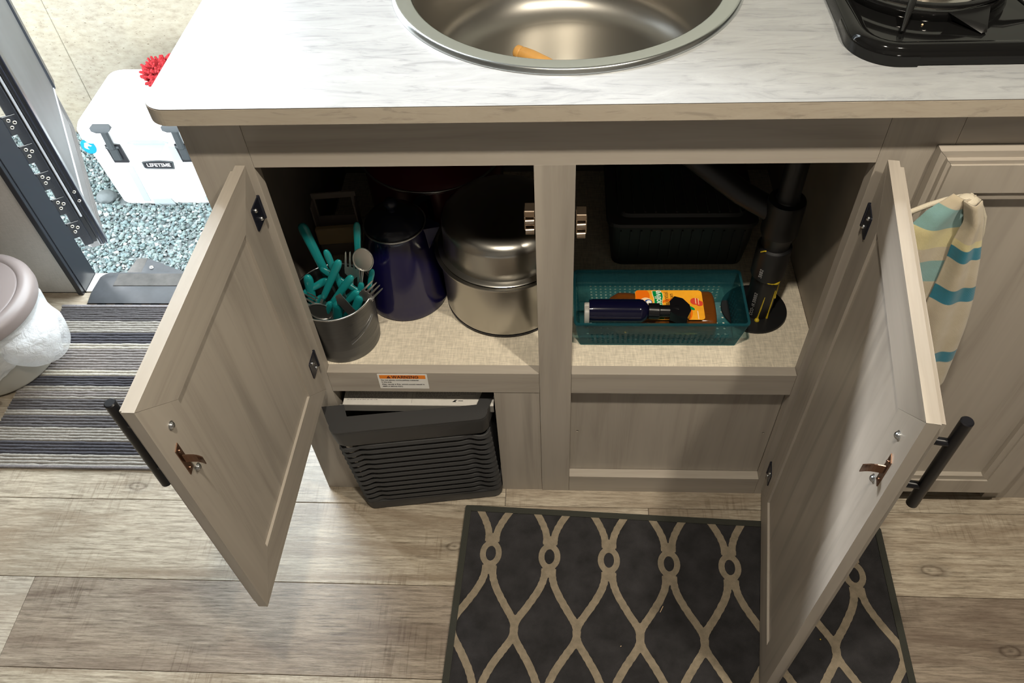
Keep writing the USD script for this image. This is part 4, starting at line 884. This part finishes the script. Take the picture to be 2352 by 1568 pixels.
# ------------------------------------------------------------------ entry: threshold step, outside step, door leaf
es = thing('step_cover', 'black plastic step cover lying across the entry threshold', 'step', (0,0,0))
obj('tread', cat_(hull(*[(x,y,z) for x, y, z in ((-1.133,.500,.0005),(-1.128,.498,.006),(-.46,.498,.006),(-.46,.500,.0005),(-1.133,.53,.0005),(-1.129,.528,.0105),(-.46,.528,.0105),(-.46,.602,.0085),(-1.108,.602,.0085),(-1.127,.585,.009),(-1.129,.602,.0005),(-.46,.602,.0005))])), 'step_black', es)
obj('grip_strip', cbox(-1.082,-.46,.553,.596,.0092,.0112,.0006), 'step_dusty', es, label='dusty grip strip')
for i in range(9): obj('clip', cbox(-1.105+.045*i,-1.083+.045*i,.4945,.499,.0004,.003,.0005), 'black_metal', es)
so = thing('outside_step', 'dark folding step hanging below the doorway over the gravel', 'step', (0,0,0))
obj('side_bracket', hull(*[(x,y,z) for x, y, z in ((-1.216,.870,-.200),(-1.186,.872,-.200),(-1.235,.800,-.205),(-1.186,.800,-.205),(-1.216,.870,-.25),(-1.186,.872,-.25),(-1.235,.800,-.25),(-1.186,.800,-.25))]), 'step_dusty', so)
obj('tread', hull(*[(x,y,z) for x, y, z in ((-1.186,.872,-.201),(-.95,.770,-.205),(-1.186,.800,-.205),(-.95,.64,-.205),(-1.186,.62,-.205),(-1.186,.872,-.225),(-.95,.770,-.225),(-1.186,.62,-.225),(-.95,.64,-.225))]), 'step_black', so)
obj('bolt', mv(trimesh.creation.icosphere(2,.007), (-1.160,.832,-.2005)), 'zinc', so)
obj('hanger', cat_(cbox(-1.20,-1.18,.60,.80,-.24,-.205,.002), cbox(-.98,-.96,.60,.66,-.24,-.205,.002)), 'step_black', so)

ed = thing('entry_door', 'black-framed entry door standing open outside, its hinges and grey panel facing in', 'door', (-1.2013,.7637,0), math.radians(120))
DL, ZB0 = .618, -.043
obj('outer_leaf', cbox(0, DL, .0, .040, ZB0, 1.86, .004), 'entry_alloy', ed, label='ribbed alloy outer leaf')
for i in range(4):
    o = .012+.011*i; zb_, xr__ = ZB0+o, DL-o; rr = .020
    path = [(.03, 0, zb_), (xr__-rr, 0, zb_)] + [(xr__-rr+rr*math.sin(a), 0, zb_+rr-rr*math.cos(a)) for a in np.linspace(.2,math.pi/2,6)] + [(xr__, 0, .5), (xr__, 0, 1.8)]
    obj('ridge', tube(path, .0032, 8), 'entry_alloy', ed, smooth=60)
obj('inner_panel', cbox(-.030, .575, -.0100, -.0040, .140, 1.80, .001), 'entry_grey', ed, label='grey inner panel')
obj('far_stile', cbox(.5455, .600, -.0160, .0, .132, 1.80, .003), 'entry_black', ed)
obj('bottom_rail', cbox(-.025, .5455, -.0125, -.001, .132, .140, .001), 'seal_white', ed, label='pale lower edge of the inner panel')
obj('hinge_stile', cat_(cbox(-.056,-.022,-.0125,.0075,.002,1.85,.002), cbox(-.056,-.022,.0185,.0420,.012,1.85,.002), cbox(-.050,-.022,.006,.020,.012,1.85,.001)), 'entry_black', ed)
obj('edge_rib', cat_(cbox(-.0585,-.055,-.0125,-.0085,.002,1.85,.001), cbox(-.0585,-.055,-.002,.001,.002,1.85,.001)), 'hinge_black', ed)
obj('seal', cbox(-.0565,-.049,.0095,.0150,.10,1.85,.002), 'seal_white', ed, label='white weather seal')
BN = .0590
obj('hinge_pin', tube([(-.056, BN, -.03), (-.056, BN, 1.84)], .0045, 10), 'black_metal', ed, smooth=60)
for zz in (.050, .128, .207, .286, .365, .444):
    h = obj('hinge', cat_(tube([(-.056, BN, zz), (-.056, BN, zz+.042)], .0078, 14), cbox(-.0575,-.0555,.030,BN,zz-.004,zz+.046,.0005), cbox(-.060,-.056,BN,BN+.030,zz-.006,zz+.040,.0008)), 'entry_black', ed)
    obj('hinge_edge', cat_(cbox(-.0580,-.0565,.024,.052,zz+.044,zz+.0452,.0002), tube([(-.0565,BN+.004,zz-.028),(-.0565,BN+.004,zz-.002)], .0016, 8)), 'zinc', h)
    for a, b in ((.0425,.034),(.0325,.026),(.0430,.016)): obj('rivet', cat_(mv(lathe([(.0022,0),(.0048,0),(.0044,.0016),(.0030,.0022),(.0022,.0012)], 18), (-.0575,a,zz+b), ry(-math.pi/2))), 'rivet', h, smooth=60)
for zz in (.176,.148,1.2): obj('rivet', mv(lathe([(.0018,0),(.0046,0),(.0042,.0016),(.0026,.0022),(.0018,.001)], 18), (-.0565,-.0030,zz), ry(-math.pi/2)), 'rivet', ed, smooth=60)

# ------------------------------------------------------------------ outside: gravel, wall, cooler
ZG = -.75
g_ = obj('ground', cbox(-6.0, 3.0, .62, 2.30, ZG-.1, ZG, .01), 'gravel_bed'); keys(g_, kind='structure')
yw = struct('yard_wall')
obj('wall_panel', cbox(-6.0, -2.079, 2.28, 2.40, ZG-.1, 1.0, .002), 'wall_stucco', yw)
obj('wall_panel', cbox(-2.0788, 3.0, 2.2812, 2.40, ZG-.1, 1.0, .002), 'wall_stucco', yw)
pi = UsdGeom.PointInstancer.Define(stage, '/World/gravel')
keys(pi, label='blue-grey gravel covering the ground outside the doorway', category='gravel', kind='stuff')
protos = []
for k, mt in enumerate(('pebble_blue','pebble_green','pebble_grey','pebble_pale','pebble_blue','pebble_green')):
    s = trimesh.creation.icosphere(2, 1.0); q = np.random.default_rng(40+k); dirs = q.normal(size=(9,3)); dirs /= np.linalg.norm(dirs, axis=1)[:,None]
    v = s.vertices.copy()
    for d_ in dirs:
        h_ = v@d_; lim = q.uniform(.55,.85); v -= np.outer(np.maximum(h_-lim, 0)*.85, d_)
    s.vertices = v*(1.0, q.uniform(.62,.85), q.uniform(.45,.65))
    protos.append(usdkit.mesh(stage, f'/World/gravel/pebble_{k:03d}' if k else '/World/gravel/pebble', s, MAT[mt], smooth=40).GetPath())
pi.CreatePrototypesRel().SetTargets(protos)
N = 42000
P = np.c_[nrg.uniform(-2.75,-.55,N), nrg.uniform(.66,2.27,N), ZG+nrg.uniform(-.002,.009,N)]
inside = (P[:,0] > -1.84) & (P[:,0] < -1.32) & (P[:,1] > 1.77) & (P[:,1] < 2.16)
P = P[~inside]; N = len(P)
sc = .0090*np.exp(nrg.normal(0,.30,N)); sc = np.clip(sc, .004, .017)
qs = nrg.normal(size=(N,4)); qs[:,1:3] *= .35; qs /= np.linalg.norm(qs, axis=1)[:,None]
pi.CreateProtoIndicesAttr(Vt.IntArray.FromNumpy(nrg.integers(0,len(protos),N).astype(np.int32)))
pi.CreatePositionsAttr(Vt.Vec3fArray.FromNumpy(P.astype(np.float32)))
pi.CreateScalesAttr(Vt.Vec3fArray.FromNumpy(np.repeat(sc[:,None],3,1).astype(np.float32)))
pi.CreateOrientationsAttr(Vt.QuathArray([Gf.Quath(float(a),float(b),float(c),float(d)) for a,b,c,d in qs]))
rk = thing('rock', 'dark grey rock on the gravel beside the cooler\'s left foot', 'rock', (-1.895,1.80,ZG+.018))
s = trimesh.creation.icosphere(3,1.0); v = s.vertices*(1+.35*(meshkit.fbm(s.vertices*1.7+3,3,4)-.5)[:,None]); s.vertices = v*(.042,.036,.028)
obj('stone', s, 'pebble_grey', rk, smooth=40)

CX, CY = -1.583, 1.7643
co = thing('cooler', 'white hard-shell cooler with two grey latches on the gravel outside', 'cooler', (CX, CY, ZG+.004))
def loftq(rects, r, n=160):
    return loftp2([(rrect(a,b,c_,d_,r), z) for a,b,c_,d_,z in rects], n)
def loftp2(pz, n):
    rings = []
    for p, z in pz:
        L = p.exterior; b = p.bounds; s0 = L.project(Point((b[0]+b[2])/2, b[1])); pts = []
        for i in range(n): pts.append((*L.interpolate((s0+L.length*i/n)%L.length).coords[0], z))
        rings.append(np.array(pts))
    V = np.vstack(rings); f = []
    for i in range(len(rings)-1):
        for j in range(n):
            a, b = i*n+j, i*n+(j+1)%n; f += [(a,b,b+n),(a,b+n,a+n)]
    k = len(V); V = np.vstack([V, rings[0].mean(0), rings[-1].mean(0)]); o = (len(rings)-1)*n
    f += [(k,(j+1)%n,j) for j in range(n)] + [(k+1,o+j,o+(j+1)%n) for j in range(n)]
    m = tm(V, f); m.fix_normals(); return m
obj('body', loftq([(-.235,.235,.006,.385,0),(-.243,.243,.002,.390,.012),(-.262,.262,-.008,.400,.25),(-.266,.266,-.010,.402,.318)], .045), 'cooler_white', co, smooth=35)
obj('lid', loftq([(-.268,.268,-.014,.405,.322),(-.271,.271,-.016,.408,.335),(-.271,.271,-.016,.408,.372),(-.262,.262,-.006,.400,.392),(-.225,.225,.03,.365,.400),(-.222,.222,.033,.362,.3985)], .045), 'cooler_white', co, smooth=35)
def fy(z): return .003 - .012*(z/.318)
obj('front_panel', cat_(hull(*[(x, fy(z)-d_, z) for x, z in ((-.075,.045),(.205,.045),(.205,.215),(-.075,.215)) for d_ in (-.004,.003)])), 'cooler_white', co)
for (xa, za, xb, zb_, w) in ((-.118,.020,-.118,.205,.028),(.150,.020,.160,.205,.030),(.095,.235,.095,.300,.034)):
    obj('recess', hull(*[(x, fy(z)-.0015-d_, z) for x, z in ((xa-w/2,za),(xa+w/2,za),(xb+w/2,zb_),(xb-w/2,zb_)) for d_ in (0,.001)]), 'cooler_panel', co)
obj('foot_notch', hull(*[(x, fy(.01)-.004-d_, z) for x, z in ((-.090,.0),(.0,.0),(-.012,.034),(-.088,.034)) for d_ in (0,.003)]), 'cooler_panel', co)
obj('lid_grip', hull(*[(x, y, z) for x, y, z in ((-.078,-.020,.322),(.090,-.020,.322),(-.050,-.024,.342),(.055,-.024,.342),(-.050,-.012,.342),(.055,-.012,.342),(-.078,-.01,.322),(.09,-.01,.322))]), 'cooler_panel', co)
obj('grip_recess', hull(*[(x, fy(z)-.0015-d_, z) for x, z in ((-.06,.318),(.075,.318),(.03,.262),(-.02,.262)) for d_ in (0,.001)]), 'cooler_panel', co)
for lx in (-.1395, .1400):
    l = obj('latch', cat_(cbox(lx-.014,lx+.014,-.034,-.019,.30,.398,.005), hull(*[(lx+x, y, z) for x, y, z in ((-.036,-.045,.398),(.036,-.045,.398),(-.036,-.018,.398),(.036,-.018,.398),(-.040,-.040,.410),(.040,-.040,.410),(-.032,-.022,.416),(.032,-.022,.416),(-.02,-.045,.39),(.02,-.045,.39))])), 'latch_grey', co, smooth=35, label='grey rubber pull latch')
    obj('latch_plate', hull(*[(lx+x, fy(z)-.003-d_, z) for x, z in ((-.030,.315),(.030,.315),(.034,.230),(-.026,.230)) for d_ in (0,.006)]), 'latch_dark', l)
    obj('latch_plate', cbox(lx-.017,lx+.017,-.026,-.012,.245,.312,.004), 'latch_grey', l)
    obj('pivot', mv(trimesh.creation.cylinder(.006,.052,sections=16), (lx,-.020,.306), ry(math.pi/2)), 'latch_grey', l)
NP = np.array([.007, fy(.213)-.0045, .213]); tilt = math.atan2(.012,.318)
def on_front(m, cx, cz, d_=.0): return onto(m, (cx, fy(cz)-.0035-d_, cz), (1,0,0), (0,-tilt,1))
pl_ = Polygon([(-.062,-.013)]+[(x, .013+.005*(1-(x/.062)**2)) for x in np.linspace(-.062,.062,13)][0:0]+[(-.056,-.017),(.056,-.019),(.062,.013)]+[(x, .013+.006*(1-(x/.062)**2)) for x in np.linspace(.055,-.055,9)]+[(-.062,.013)])
npz = obj('name_plate', on_front(ext(pl_.buffer(.0025), .0015), .007, .213), 'latch_dark', co, label='dark name plate')
obj('plate_edge', on_front(ext(pl_.buffer(.0005).difference(pl_.buffer(-.0012)), .0006), .007, .213, .0015), 'zinc', npz)
obj('lettering', on_front(mv(txt('LIFETIME', .0150, .0006, True), (0,0,0)), .007, .213, .0016), 'sticker_white', npz, smooth=False)
sx_, sz_ = -.246, .308
stk = obj('round_sticker', on_front(ext(affinity.scale(Point(0,0).buffer(.034, quad_segs=20), .85, 1.0), .0006), sx_+.004, sz_-.004, -.0015), 'sticker_blue', co, label='round blue sticker with a white shape')
obj('emblem', on_front(ext(Polygon([(-.014,.004),(-.008,.018),(.004,.020),(.010,.010),(.017,.004),(.010,.001),(.002,.004),(-.004,-.004),(.000,-.013),(-.010,-.010),(-.016,-.003)]), .0004), sx_+.003, sz_-.003, -.0008), 'sticker_white', stk)
mt_ = thing('chenille_mitt', 'bright red chenille wash mitt on top of the white cooler', 'mitt', (-1.592,2.105,ZG+.4045))
no = []
for i in range(260):
    th_, ph_ = nrg.uniform(0,2*math.pi), math.acos(nrg.uniform(.0,1)); d_ = np.array([math.sin(ph_)*math.cos(th_), math.sin(ph_)*math.sin(th_), math.cos(ph_)]); base_ = d_*(.070,.065,.040)
    sw = nrg.normal(0,.35,3); no.append(tube([base_, base_+(d_+sw*.4)*.012, base_+(d_+sw)*.022, base_+(d_+sw)*.024], [.0055,.0060,.0052,.001], 6))
obj('core', tm(*(lambda s: (s.vertices*(.074,.068,.042)+(0,0,.001), s.faces))(trimesh.creation.icosphere(3,1.0))), 'red_chenille', mt_, smooth=True)
no_ = cat_(no); no_.vertices[:,2] = np.maximum(no_.vertices[:,2], .0006)
obj('noodles', no_, 'red_chenille', mt_, kind='stuff', smooth=60)
